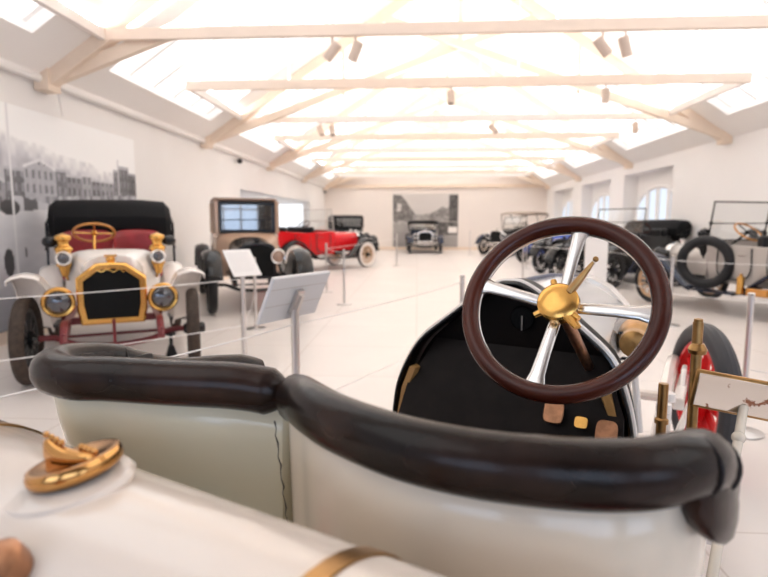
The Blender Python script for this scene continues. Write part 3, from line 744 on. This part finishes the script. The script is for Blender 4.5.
far_car = make_car('roadster_car', 'small dark roadster with nickel radiator standing below the far wall photograph', 'vintage car', (.35, 24.6), (0.05, -1),
    wb=2.4, tr=1.34, R=.36, m_body='navy', m_fender='navy', m_rad='chrome', m_lamp='chrome', m_ws='black', rad='arch', hw=.30, hz=.95, hz2=1.0, bz=1.0, wsh=.30, tail=.35, lamp_pos=(.42, .12, .76), lr=.11, bumper=True, m_rim='black', rearseat=False, top='raised', roofz=1.38)
make_car('touring_car', 'dark touring car with raised tan canvas top in the far right corner', 'vintage car', (3.3, 23.4), (-.72, -.69),
    wb=2.4, m_body='black', m_fender='navy', m_lamp='chrome', m_rad='chrome', top='raised', roofz=1.76, m_top='tan', bz=1.05, wsh=.5, tail=.3, bumper=True, m_rim='black')
make_car('touring_car', 'bright blue open car in the right row, before the tan topped car', 'vintage car', (4.05, 18.7), (-.72, -.69),
    wb=2.4, tr=1.36, m_body='blue', m_fender='blue', m_frame='blue', m_lamp='black', m_rad='blue', ws=False, bz=1.0, hz=.92, hz2=.96, tail=.3, m_rim='black', R=.37)
make_car('touring_car', 'low black open car between the blue car and the windshield car in right row', 'vintage car', (3.8, 14.7), (-.72, -.69),
    wb=2.3, tr=1.38, m_body='black', m_lamp='black', m_rad='black', ws=False, bz=.98, hz=.92, hz2=.95, tail=.2, m_rim='black', R=.38)
make_car('touring_car', 'black touring car with windshield frame and folded black top below right wall windows', 'vintage car', (3.62, 12.25), (-.80, -.60),
    wb=2.3, tr=1.34, m_body='black', m_lamp='black', m_rad='black', m_ws='dark', wsh=.55, wsw=.58, bz=1.08, hz=.98, hz2=1.02, tail=.25, top='folded', foldz=1.16, foldh=.25, foldy=-2.6, foldw=.74, m_rim='black', R=.38)
silver = make_car('touring_car', 'silver grey touring car with black spare tire, at the right edge', 'vintage car', (4.60, 9.98), (-.375, .927),
    wb=2.45, tr=1.32, R=.365, tw=.085, m_body='silver', m_fender='navy', m_lamp='black', m_rad='chrome', m_ws='black', m_rim='spokewood', m_cowl='silver', m_swheel='oak', wsh=.60, wsw=.58, bz=1.04, hz=.98, hz2=1.02, hl=.78, cowl=.2, bw=.60, tail=.4, doors=2, steerx=-.24, sidelamps=True, slx=.52, slz=1.02, m_seat='blackleather')
sp = B().ring((0, 0, 0), (1, 0, 0), .325, .075, 44, 12).build('spare_tire', M['rubber'], silver); sp.location = (-.76, -1.12, .36 + .40); sp.rotation_euler = (0, -.05, .5)
B().cyl((-.80, -1.75, .36), (-.80, -1.75, .60), .05, n=14).cyl((-.80, -1.75, .60), (-.80, -1.75, .64), .025, n=10).build('brass_cylinder', M['goldbrass'], silver)
B().box((-.78, -2.02, .40), (.14, .3, .10)).build('wooden_box', M['oak'], silver, bevel=.01)

# ------------------------------------------------------------------ barriers and sign stands
def stanchion(x, y, lb, h=.90):
    t = thing('barrier_post', lb, 'barrier post', (x, y, 0), 0, 'steel barrier posts')
    B().lathe([(0, 0), (.125, 0), (.13, .006), (.125, .014), (.03, .022), (.022, .03), (0, .03)], (0, 0, 0), (0, 0, 1), 28).build('base', M['steel'], t)
    B().cyl((0, 0, .02), (0, 0, h), .019, n=14).build('post', M['steel'], t)
    B().lathe([(0, 0), (.021, 0), (.021, .012), (.016, .018), (0, .018)], (0, 0, h - .005), (0, 0, 1), 14).build('cap', M['chrome'], t)
    return (x, y)
def cable(p, q, z, lb):
    a = V(p[0], p[1], z); b = V(q[0], q[1], z); d = (b - a).normalized() * .024; a = a + d; b = b - d; pts = [a.lerp(b, i / 8) - V(0, 0, .012 * 4 * (i / 8) * (1 - i / 8)) for i in range(9)]
    tag(B().tube(pts, .0035, 6).build('barrier_cable', M['cable']), lb, 'barrier cable', 'white barrier cables')
p1 = stanchion(2.10, 3.62, 'tall steel barrier post at right, just behind the red spoked wheel')
p2 = stanchion(3.33, 7.50, 'steel barrier post in front of the silver car front wheel', .92)
p3 = stanchion(.385, 4.75, 'steel barrier post just left of the near steering wheel')
p4 = stanchion(-1.20, 9.15, 'steel barrier post in front of the red car, the nearer one')
p5 = stanchion(-1.76, 10.8, 'steel barrier post in front of the red car, the farther one', .94)
p6 = stanchion(-.63, 17.5, 'slim barrier post standing left of the far dark roadster', 1.0)
p7 = stanchion(2.2, 23.6, 'slim barrier post standing right of the far wall photograph', 1.0)
p8 = stanchion(2.28, 12.2, 'steel barrier post seen through the upper left of the near steering wheel')
p9 = stanchion(3.2, 16.6, 'slim barrier post in front of the bright blue car', .92)
p10 = stanchion(-2.05, 6.95, 'steel barrier post with dark base in front of the beige coupe')
p12 = stanchion(3.25, 10.1, 'steel barrier post close to the white plinth at right')
def sign_stand(x, y, h, tx, wd, ln, ts, lb, back, thick=.012):
    t = thing('sign_stand', lb, 'sign stand', (x, y, 0), 0)
    B().lathe([(0, 0), (.14, 0), (.145, .006), (.14, .014), (.035, .022), (0, .022)], (0, 0, 0), (0, 0, 1), 28).build('base', M['steel'], t)
    B().cyl((0, 0, .02), (0, 0, h - .03), .021, n=14).build('post', M['steel'], t)
    wv = Vector(wd).normalized(); n0 = Vector((tx[0], tx[1], 0)).normalized(); dn = (n0 * math.cos(ts) - V(0, 0, math.sin(ts))).normalized(); nn = wv.cross(dn)
    if nn.z < 0: nn = -nn
    c = V(0, 0, h + .035); W, L = ln
    rot = Matrix((wv, dn, nn)).transposed()
    p = B().box(c, (W, L, thick), rot).build('sign_panel', M['sign'], t, smooth=False, bevel=.002)
    if back:
        B().box(c - nn * (thick * .75), (W * .985, L * .97, .006), rot).build('back_plate', M['signback'], p, smooth=False)
        for k in (-.25, .12): B().box(c - nn * (thick * .75 + .0035) + dn * (L * k), (W * .98, .004, .003), rot).build('back_seam', M['ink'], p, smooth=False)
        B().box(c - nn * .022 + dn * .02, (.05, .13, .02), rot).box(c - nn * .03 + dn * .03, (.02, .11, .04), rot).build('bracket', M['steel'], t, smooth=False)
    else:
        ib = B()
        for k in range(9): ib.box(c + nn * (thick * .5 + .0006) + dn * (L * (-.36 + .085 * k)) - wv * (W * (.04 + .05 * ((k * 7) % 3) / 3)), (W * (.78 - .1 * ((k * 7) % 3) / 3), .004, .0008), rot)
        ib.build('printed_lines', M['ink'], p, smooth=False)
        B().box(c - nn * .02, (.06, .08, .025), rot).build('bracket', M['steel'], t, smooth=False)
    return (x, y)
s1 = sign_stand(-1.55, 4.88, .96, (.72, -.69), (.69, .72, 0), (.27, .30), math.radians(47), 'small white tilted sign on slim post in front of the beige coupe', False)
s2 = sign_stand(-.60, 2.70, .955, (-.887, .46), (.4617, .887, 0), (.43, .25), math.radians(64), 'large sign panel seen from its grey back on steel post behind the near car seats', True)
q0 = stanchion(-2.95, 3.35, 'steel barrier post off to the left of the white car')
cable(q0, s1, .85, 'upper white cable across the front of the white car'); cable(q0, s1, .43, 'lower white cable across the front of the white car')
cable(s1, p10, .85, 'upper white cable before the beige coupe, left of its front'); cable(s1, p10, .43, 'lower white cable before the beige coupe, left of its front')
cable(p5, p4, .85, 'upper white cable between the two red car posts')
cable(p6, p5, .85, 'upper white cable running along the red car to the far post')
r0 = stanchion(-1.35, 1.25, 'steel barrier post off to the left of the near cream car')
for z, nm in ((.85, 'upper'), (.43, 'lower')):
    cable(r0, s2, z, nm + ' white cable left of the near cream car, up to the large sign')
    cable(s2, p3, z, nm + ' white cable beyond the near cream car, from large sign to post')
r1 = stanchion(4.45, 6.6, 'steel barrier post beside the rear of the silver car, off to the right')
r2 = stanchion(3.3, 2.6, 'steel barrier post off to the right of the red spoked wheel')
for z, nm in ((.86, 'upper'), (.42, 'lower')):
    cable(p2, r1, z, nm + ' white cable passing in front of the silver car')
    cable(p12, p2, z, nm + ' white cable from the plinth to the silver car post')
    cable(p1, r2, z, nm + ' white cable leaving the right hand post towards the right')
    cable(p8, p12, z, nm + ' white cable in front of the black touring car with folded top')
t = thing('display_plinth', 'plain white display plinth seen through the near steering wheel, right of its upper spoke', 'plinth', (2.86, 9.15, 0), -.25)
B().box((0, 0, .03), (.28, .28, .06)).build('foot', M['frame'], t, smooth=False)
B().box((0, 0, .585), (.33, .33, 1.05)).build('column', M['sign'], t, smooth=False, bevel=.006)
# jack stand under the white car's front axle
f_ = V(.475, -.88, 0); r_ = V(-.88, -.475, 0); jc = V(-2.66, 4.72, 0) + r_ * -.46
t = thing('jack_stand', 'black pyramid jack stand under the front axle of the white car', 'jack stand', (jc.x, jc.y, 0), .5)
B().lathe([(0, 0), (.13, 0), (.035, .22), (.022, .24), (.022, .33), (0, .33)], (0, 0, 0), (0, 0, 1), 4).build('pyramid', M['black'], t, smooth=False)
B().box((0, 0, .335), (.08, .06, .02)).build('saddle', M['black'], t, smooth=False)

# ------------------------------------------------------------------ the near car (x right, y forward, from the middle of its seat back)
HD = math.radians(27.5)
near = thing('raceabout_car', 'near cream two seat open car with black leather seat rolls and large dark steering wheel', 'vintage car', (-.193, .78, 0), -HD)
# seats
SR = [(.535, .36, .93), (.540, .22, 1.0), (.537, .12, 1.06), (.530, .05, 1.10), (.514, .005, 1.11), (.486, -.03, 1.11), (.446, -.058, 1.11), (.394, -.079, 1.11), (.328, -.095, 1.11), (.249, -.097, 1.11), (.156, -.075, 1.11), (.09, -.045, 1.11), (.045, -.014, 1.105), (.010, .004, 1.098)]
SL = [(-.405, .38, 1.0), (-.43, .28, 1.015), (-.447, .17, 1.03), (-.456, .09, 1.058), (-.460, .03, 1.085), (-.452, -.04, 1.10), (-.43, -.090, 1.105), (-.385, -.118, 1.108), (-.325, -.118, 1.108), (-.27, -.098, 1.11), (-.171, -.062, 1.11), (-.085, -.028, 1.11), (-.04, -.008, 1.106), (-.004, .003, 1.100)]
for nm, path, lb in (('right', SR, None), ('left', SL, None)):
    c = sum((V(*p) for p in path), V(0, 0, 0)) / len(path)
    sp = smooth_path(path, 5)
    rad = []
    for i, p in enumerate(sp):
        e = min(i, len(sp) - 1 - i); base = .0312
        rad.append(base * min(1, .62 + .13 * e) if nm else base)
    ro = B().tube(sp, rad, 18, oval=1.12, up=(0, 0, 1)).build('leather_roll', M['leather'], near)
    # stitched creases across the roll
    for fx in ((.22, .30) if nm == 'right' else (.30,)):
        i = int(len(sp) * fx); d = (sp[i + 1] - sp[i - 1]).normalized()
        B().ring(sp[i], d, rad[i] * 1.03, .0022, 28, 6).build('seam', M['blackleather'], ro)
    # coach panel below the roll
    secs = []
    sg = 1 if nm == 'right' else -1
    for p in sp + [V(.003 * sg, .02, 1.10), V(.003 * sg, .06, 1.09), V(.003 * sg, .3, 1.0)]:
        q = []
        o = V(p.x - c.x, p.y - .12, 0); o = o.normalized() if o.length > 1e-4 else o
        wt = max(.15, min(1, abs(p.x) / .3)) if nm == 'left' else .12
        for z, k in ((p.z - .012, -.004), (1.02, -.004 - .010 * wt), (.92, -.004 - .032 * wt), (.80, -.006 - .055 * wt), (.66, -.01 - .075 * wt), (.56, -.01 - .09 * wt)):
            q.append(V(p.x, p.y, 0) + o * k + V(0, 0, min(z, p.z - .012 - (1.09 - z) * .02)))
        secs.append(q)
    B().loft(secs, False, False).build('seat_panel', M['shell'] if nm == 'left' else M['cream'], near, solid=.014, angle=60)
    xm = .27 if nm == 'right' else -.235
    B().box((xm, .22, .80), (.40, .44, .15)).build('seat_cushion', M['blackleather'], near, bevel=.05, seg=3)
    inner = [V(p.x + (xm - p.x) * .10, p.y + .045, 0) for p in sp[18:-14]]
    B().loft([[p + V(0, .0, 1.09), p + V((xm - p.x) * .05, .035, 1.0), p + V((xm - p.x) * .05, .04, .88)] for p in inner], False, False).build('seat_back', M['blackleather'], near, solid=.02, angle=70)
# outer leather flap hanging over the right seat corner
fl = []
for i, (x, y, dz) in enumerate([(.518, -.008, -.02), (.534, .014, -.002), (.550, .05, .008), (.555, .09, .008), (.555, .15, .0)]):
    top = 1.13 - .02 * i * .5
    fl.append([V(x - .018, y + .012, top), V(x + .006, y - .006, top - .012), V(x + .014, y - .012, top - .05), V(x + .012, y - .010, top - .082 - dz), V(x + .002, y, top - .09 - dz), V(x - .014, y + .01, top - .085 - dz), V(x - .02, y + .012, top - .04)])
B().loft(fl).build('corner_flap', M['leather'], near, sub=1, angle=80)
# paint crack by the joint between the seats
ck = [(-.008, -.022, 1.068)]
pts = []
for i in range(16):
    z = 1.07 - i * .011; pts.append(V(.004 + .0022 * math.sin(i * 2.3) + .0007 * i, -.0235 + .0008 * i, z))
B().tube(pts, [.0007 + .0007 * (i % 3 == 0) for i in range(16)], 5).build('paint_crack', M['dark'], near)
# floor pan, sills and chassis of the near car
B().box((0, .55, .53), (.78, 1.3, .03)).build('floor_board', M['board'], near, smooth=False)
for x in (-.38, .38):
    B().tube(smooth_path([(x, -.75, .62), (x, -.3, .52), (x, .4, .50), (x, 1.5, .50), (x * .92, 2.4, .52), (x * .9, 2.85, .56), (x * .9, 3.2, .50), (x * .9, 3.32, .46)], 4), .034, 8, oval=1.4, up=(0, 0, 1)).build('chassis_rail', M['white'], near)
# tank
TY, TZ, TR_ = -.291, .911, .17
B().lathe([(0, -.60), (.10, -.595), (.155, -.575), (TR_, -.55), (TR_, .55), (.155, .575), (.10, .595), (0, .60)], (0, TY, TZ), (1, 0, 0), 72).build('fuel_tank', M['tankp'], near)
for x in (-.315, .284):
    b = B(); secs = []
    for i in range(49):
        a = 2 * PI * i / 48; d = V(0, math.cos(a), math.sin(a)); o = V(x, TY, TZ)
        secs.append([o + d * (TR_ + .0005) + V(-.010, 0, 0), o + d * (TR_ + .003) + V(-.009, 0, 0), o + d * (TR_ + .003) + V(.009, 0, 0), o + d * (TR_ + .0005) + V(.010, 0, 0)])
    b.loft(secs[:-1], True, False, True).build('tank_strap', M['oldbrass'], near)
for x in (-.40, .40):
    B().box((x, TY, .66), (.06, .26, .22)).build('tank_saddle', M['white'], near, smooth=False, bevel=.01)
cn = V(-.21, -.125, 1).normalized(); cc = V(-.038, TY + .010, TZ + TR_ - .001)
B().lathe([(0, -.03), (.062, -.022), (.064, -.016), (.060, -.010), (.045, -.006), (0, -.006)], cc - V(.004, .010, -.010), (-.10, -.12, 1), 40).build('cap_gasket', M['tankp'], near)
B().cyl(cc - cn * .012, cc + cn * .006, .03, n=28).build('filler_neck', M['capbrass'], near)
cap = B().lathe([(0, .002), (.036, .003), (.045, .008), (.0478, .013), (.0478, .019), (.0455, .0235), (.040, .0245), (.026, .021), (0, .020)], cc, cn, 56).build('filler_cap', M['capbrass'], near)
w_ = V(.99, .12, 0); w_ = (w_ - cn * w_.dot(cn)).normalized(); u_ = cn.cross(w_)
fin = []
for s_, hgt, th in ((-.047, .030, .003), (-.042, .047, .0035), (-.034, .050, .005), (-.022, .041, .007), (-.008, .035, .008), (.006, .032, .008), (.020, .030, .007), (.030, .027, .004), (.036, .022, .002)):
    base = cc + w_ * s_
    fin.append([base + cn * .0195 - u_ * th * 1.6, base + cn * (hgt * .8 + .004) - u_ * th * .75, base + cn * hgt, base + cn * (hgt * .8 + .004) + u_ * th * .75, base + cn * .0195 + u_ * th * 1.6])
B().loft(fin).build('cap_fin', M['capbrass'], cap, sub=1, angle=80)
for rowk in (0, 1):
    kb = B()
    for k in range(4): kb.sphere((cc + w_ * (.012 + .006 * k) + cn * (.033 - .002 * k) + u_ * .004) if rowk else (cc + w_ * (-.036 + .007 * k) + cn * (.0505 - .0035 * k) + u_ * .002), .0036, n=8)
    kb.build('bead_row', M['capbrass'], cap)
kc = V(.030, -.392, TZ + .146); kn = V(0, -.55, .83).normalized()
B().lathe([(0, -.01), (.024, -.008), (.026, .0), (.026, .012), (.02, .018), (.012, .02), (.010, .03), (0, .032)], kc, kn, 24).build('vent_cap', M['copper'], near)
# dash arch, cowl rim, boards
AR = [(.395, .60), (.388, .70), (.372, .80), (.335, .89), (.285, .965), (.205, 1.035), (.105, 1.115), (.04, 1.157)]
full = [V(-x, 0, z) for x, z in AR] + [V(0, 0, 1.164)] + [V(x * (1 - .095 * min(1, max(0, (1.0 - z) / .15))), 0, z) for x, z in AR[::-1]]
arc = smooth_path(full, 4)
def at_y(pts, y, k=1.0, dz=0.0): return [V(p.x * k, y, .6 + (p.z - .6) * (k if k < 1 else 1) + dz) for p in pts]
B().loft([at_y(arc, 1.10), at_y(arc, 1.125)]).build('dash_panel', M['dash'], near, smooth=False)
cowl = B().loft([at_y(arc, 1.03, 1.02, .006), at_y(arc, 1.125, 1.02, .006)], False, False).build('cowl', M['dash'], near, solid=.012)
B().tube(at_y(arc, 1.04, 1.04, .009), .0105, 8).build('cowl_rim', M['white'], near)
B().tube(at_y(arc, 1.025, 1.03, .004), .007, 8).build('cowl_binding', M['black'], near)
for s in (-1, 1):
    st = []
    for z, x in ((.60, .382), (.70, .375), (.80, .358), (.875, .328)):
        x *= .905 if s > 0 else 1
        st.append([V(s * x, 1.0, z), V(s * (x - .022), 1.0, z + .0), V(s * (x - .03), 1.02, z), V(s * (x - .0), 1.05, z)])
    B().loft(st).build('wood_edging', M['tanwood'], near, smooth=False)
B().loft([[V(-.27, 1.085, .965), V(.27, 1.085, .965), V(.27, 1.099, .955), V(-.27, 1.099, .955)], [V(-.335, 1.00, .82), V(.335, 1.00, .82), V(.335, 1.02, .81), V(-.335, 1.02, .81)], [V(-.36, .86, .55), V(.36, .86, .55), V(.36, .88, .54), V(-.36, .88, .54)]]).build('toe_board', M['board'], near, smooth=False)
def toe(z): return 1.00 + (z - .82) / (.82 - .55) * .14 if z < .82 else 1.0 + (z - .82) / .145 * .085
pn = V(0, -.89, .46)
for x, z, w_p, h_p, m_ in ((.155, .815, .056, .066, 'copper'), (.232, .800, .036, .034, 'goldbrass'), (.300, .785, .056, .070, 'copper')):
    c = V(x, toe(z) - .03, z); rot = Matrix((V(1, 0, 0), V(0, .46, .89), pn)).transposed()
    p = B().loft([[c + rot @ V(w_p / 2 * math.copysign(abs(math.cos(q)) ** .55, math.cos(q)), h_p / 2 * math.copysign(abs(math.sin(q)) ** .55, math.sin(q)), hh) for q in [2 * PI * k / 24 for k in range(24)]] for hh in (-.005, .005)]).build('foot_pedal', M[m_], near, bevel=.002)
    B().cyl(c, c + V(0, .05, -.02), .008, n=8).build('pedal_stem', M['black'], p)
g = B().lathe([(0, .0), (.038, .0), (.040, .008), (.036, .014), (.034, .010), (0, .010)], (.02, 1.098, 1.055), (0, -1, 0), 28).build('dash_gauge', M['black'], near)
B().box((.02, 1.085, 1.04), (.004, .003, .045)).build('gauge_pointer', M['steel'], g, smooth=False)
# hood
def hs(y, w, zt, zs, zb): return [V(-w, y, zb), V(-w, y, zs), V(-w * .88, y, zs + (zt - zs) * .35), V(-w * .5, y, zs + (zt - zs) * .78), V(-w * .1, y, zt), V(w * .1, y, zt), V(w * .5, y, zs + (zt - zs) * .78), V(w * .88, y, zs + (zt - zs) * .35), V(w, y, zs), V(w, y, zb)]
hood = B().loft([hs(1.13, .30, 1.158, .88, .58), hs(1.6, .245, 1.145, .90, .58), hs(2.15, .205, 1.09, .90, .58)]).build('hood', M['hoodp'], near, angle=20)
B().tube([(-.028, 1.14, 1.160), (-.025, 1.6, 1.147), (-.021, 2.14, 1.094)], .008, 8).build('hood_hinge', M['stripe'], hood)
for y, z in ((1.45, .97), (1.45, .86), (2.0, .97)):
    B().tube([(.25 - .07 * (y - 1.45), y, z), (.285 - .07 * (y - 1.45), y, z), (.285 - .07 * (y - 1.45), y + .10, z), (.25 - .07 * (y - 1.45), y + .10, z)], .006, 8).build('hood_handle', M['black'], hood)
rd = B().loft([hs(2.15, .208, 1.093, .90, .50), hs(2.25, .208, 1.093, .90, .50)]).build('radiator_shell', M['white'], near, angle=20)
B().loft([hs(2.251, .17, 1.05, .87, .55), hs(2.256, .17, 1.05, .87, .55)]).build('radiator_core', M['core'], rd, smooth=False)
# steering wheel
al = math.radians(31); sn = V(0, -math.cos(al), math.sin(al)); W = V(.226, .684, 1.165); e1 = V(1, 0, 0); e2 = V(0, math.sin(al), math.cos(al))
sw = B().ring(W, sn, .210, .0205, 96, 16, .92).build('steering_wheel', M['wood'], near)
B().ring(W - sn * .012, sn, .203, .013, 72, 8).build('rim_backing', M['alum'], sw)
for k, deg in enumerate((84, 169, 263, 358)):
    a = math.radians(deg); d = e1 * math.cos(a) + e2 * math.sin(a); tt = sn.cross(d); secs = []
    for s, w_s, h_s, off in ((.03, .013, .006, -.014), (.06, .0135, .006, -.010), (.12, .0145, .0055, -.004), (.17, .0165, .005, -.002), (.19, .022, .005, -.003), (.206, .027, .005, -.004)):
        c = W + d * s + sn * off; q = []
        for i in range(12):
            b_ = 2 * PI * i / 12; q.append(c + tt * (w_s * math.cos(b_)) + sn * (h_s * math.sin(b_)))
        secs.append(q)
    B().loft(secs).build('spoke', M['alum'], sw)
hubc = W + sn * .006
hub = B().lathe([(0, -.03), (.038, -.03), (.045, -.018), (.047, -.004), (.046, .010), (.040, .015), (.02, .018), (0, .0185)], hubc, sn, 40).build('hub_cover', M['goldbrass'], sw)
for deg in (110, 215, 325):
    a = math.radians(deg); d = e1 * math.cos(a) + e2 * math.sin(a)
    B().cyl(hubc + d * .046, hubc + d * .060, .008, .007, 10).build('hub_lug', M['goldbrass'], hub)
a = math.radians(54); d = e1 * math.cos(a) + e2 * math.sin(a)
lv = B().tube([hubc + d * .035 + sn * .004, hubc + d * .075 + sn * .016, hubc + d * .115 + sn * .030], [.018, .014, .006], 10, oval=.6).build('spark_lever', M['oldbrass'], sw)
B().sphere(hubc + d * .122 + sn * .032, .0065).build('lever_knob', M['oldbrass'], lv)
a = math.radians(-48); d = e1 * math.cos(a) + e2 * math.sin(a)
B().tube([hubc + d * .03 + sn * .0, hubc + d * .075 + sn * .004], [.020, .011], 10, oval=.5).build('throttle_lever', M['goldbrass'], sw)
foot = W - sn * .47
B().cyl(W - sn * .02, foot, .0145, n=18).build('steering_column', M['copper'], near)
# side levers, mirror and its arm
lv = B().cyl((.436, .86, .52), (.436, .87, .965), .0115, n=12).lathe([(0, 0), (.016, .002), (.016, .012), (.0115, .016), (0, .016)], (.436, .867, .865), (0, 0, 1), 14).build('hand_lever', M['oldbrass'], near)
B().cyl((.502, .83, .52), (.500, .872, 1.12), .0115, n=12).lathe([(0, 0), (.018, .002), (.021, .012), (.0135, .026), (0, .028)], (.502, .868, 1.045), (0, 0, 1), 16).lathe([(0, 0), (.010, 0), (.010, .018), (0, .02)], (.5, .872, 1.11), (0, 0, 1), 12).build('mirror_post', M['oldbrass'], near)
ma, mb, mc_, md = V(.500, .848, 1.018), V(.491, .850, .927), V(.710, .904, .893), V(.715, .902, .988)
mx_ = ((md - ma).normalized()); my_ = (ma - mb); my_ = (my_ - mx_ * my_.dot(mx_)).normalized(); mz_ = mx_.cross(my_); mcn = (ma + mb + mc_ + md) / 4
mw, mh = (md - ma).length, (ma - mb).length
rot = Matrix((mx_, my_, mz_)).transposed()
mo = B().box(mcn, (mw, mh, .016), rot).build('mirror_case', M['oldbrass'], near, bevel=.012, seg=3)
fo = 1 if mz_.y < 0 else -1
mg = B().box(mcn + mz_ * (fo * .0085), (mw - .014, mh - .014, .003), rot).build('mirror_glass', M['mirror'], mo, bevel=.008, seg=2)
B().tube([(.60, .868, .935), (.592, .80, .88), (.565, .62, .74), (.548, .50, .62), (.50, .44, .53)], .010, 10).sphere((.592, .80, .885), .014).build('mirror_arm', M['cream'], near)
# head lamps of the near car
for s in (-1, 1):
    lc = V(.305 * s, 1.50, .945)
    o = B().lathe([(0, -.11), (.03, -.108), (.045, -.10), (.05, -.08), (.05, -.05), (.056, -.04), (.062, .0), (.070, .03), (.072, .05), (.066, .055), (.06, .05), (.055, .02), (0, .0)], lc, (0, 1, 0), 32).build('side_lamp', M['oldbrass'], near)
    B().lathe([(0, .05), (.03, .048), (.058, .04), (.058, .034), (0, .034)], lc, (0, 1, 0), 28).build('lens', M['lens'], o)
    B().tube([lc + V(0, -.02, -.05), lc + V(0, -.02, -.12), V(s * .33, 1.48, .62)], .012, 8).build('lamp_bracket', M['white'], o)
# front axle, springs, steering arms
B().tube(smooth_path([(-.50, 2.844, .41), (-.40, 2.844, .42), (-.3, 2.844, .37), (.3, 2.844, .37), (.40, 2.844, .42), (.50, 2.844, .41)], 3), .03, 8).build('front_axle', M['white'], near)
B().tube([(-.6, -.02, .41), (.6, -.02, .41)], .045, 10).sphere((0, -.02, .41), .14).build('rear_axle', M['white'], near)
for s in (-1, 1):
    b = B()
    for k in range(4): b.tube([(s * .35, 2.844 - .48 + .09 * k, .50 - .02 * k), (s * .35, 2.844, .45 - .012 * k), (s * .35, 2.844 + .46 - .09 * k, .49 - .02 * k)], .018, 6, oval=.5)
    b.build('front_spring', M['white'], near)
    b = B().loft([[V(s * .40, 2.42, .44), V(s * .40, 2.62, .60), V(s * .40, 2.70, .60), V(s * .40, 2.56, .44)], [V(s * .425, 2.42, .44), V(s * .425, 2.62, .60), V(s * .425, 2.70, .60), V(s * .425, 2.56, .44)]])
    b.loft([[V(s * .40, 2.60, .40), V(s * .40, 2.66, .60), V(s * .40, 2.72, .60), V(s * .40, 2.86, .42)], [V(s * .425, 2.60, .40), V(s * .425, 2.66, .60), V(s * .425, 2.72, .60), V(s * .425, 2.86, .42)]])
    b.box((s * .41, 2.55, .50), (.05, .5, .06))
    b.build('shock_bracket', M['white'], near, smooth=False, bevel=.008)
B().tube([(.40, 1.2, .60), (.44, 1.6, .58), (.47, 2.6, .50), (.52, 2.75, .44)], .014, 8).build('drag_link', M['white'], near)
for y, h in ((1.50, .16), (1.75, .13)):
    B().lathe([(0, 0), (.03, 0), (.03, .01), (.012, .02), (.012, h), (.025, h + .01), (.025, h + .04), (0, h + .05)], (.40, y, .53), (0, 0, 1), 16).build('oil_cup', M['white'], near)
B().box((.47, 1.5, .40), (.22, .5, .025)).build('step_plate', M['white'], near, smooth=False, bevel=.008)
B().tube([(.36, 1.45, .5), (.46, 1.45, .41)], .014, 6).build('step_bracket', M['white'], near)
# wheels
def near_wheel(x, y, st):
    R = .405; ri = .29
    o = B().ring((0, 0, 0), (1, 0, 0), ri, .030, 48, 10, 1.3).build('wheel', M['wheelred'], near)
    for i in range(12):
        a = 2 * PI * i / 12; d = V(0, math.cos(a), math.sin(a))
        B().tube([d * .06, d * .16, d * (ri - .01)], [.026, .022, .019], 8).build('spoke', M['wheelred'], o)
    B().lathe([(0, -.11), (.045, -.105), (.06, -.06), (.095, -.055), (.095, .055), (.06, .06), (.05, .12), (0, .125)], (0, 0, 0), (1, 0, 0), 24).build('hub', M['wheelred'], o)
    B().lathe([(.10, -.07), (.14, -.07), (.14, -.03), (.10, -.03)], (0, 0, 0), (1, 0, 0), 28).build('brake_drum', M['wheelred'], o)
    t = B(); secs = []; n = 72; prof = []
    for k in range(28):
        a = 2 * PI * k / 28; rr = 1.0
        if math.cos(a) > .55: rr = 1.0 - (.05 if k % 2 else 0.0)
        prof.append((.352 + .053 * rr * math.cos(a), .056 * rr * math.sin(a)))
    for i in range(n):
        a = 2 * PI * i / n; d = V(0, math.cos(a), math.sin(a)); secs.append([d * r + V(h, 0, 0) for r, h in prof])
    t.loft(secs, True, False, True).build('tire', M['greyrubber'], o, angle=25)
    o.location = (x, y, R); o.rotation_euler = (.13, 0, st)
near_wheel(.50, 2.844, math.radians(22)); near_wheel(-.50, 2.844, math.radians(22)); near_wheel(.64, -.02, 0); near_wheel(-.64, -.02, 0)
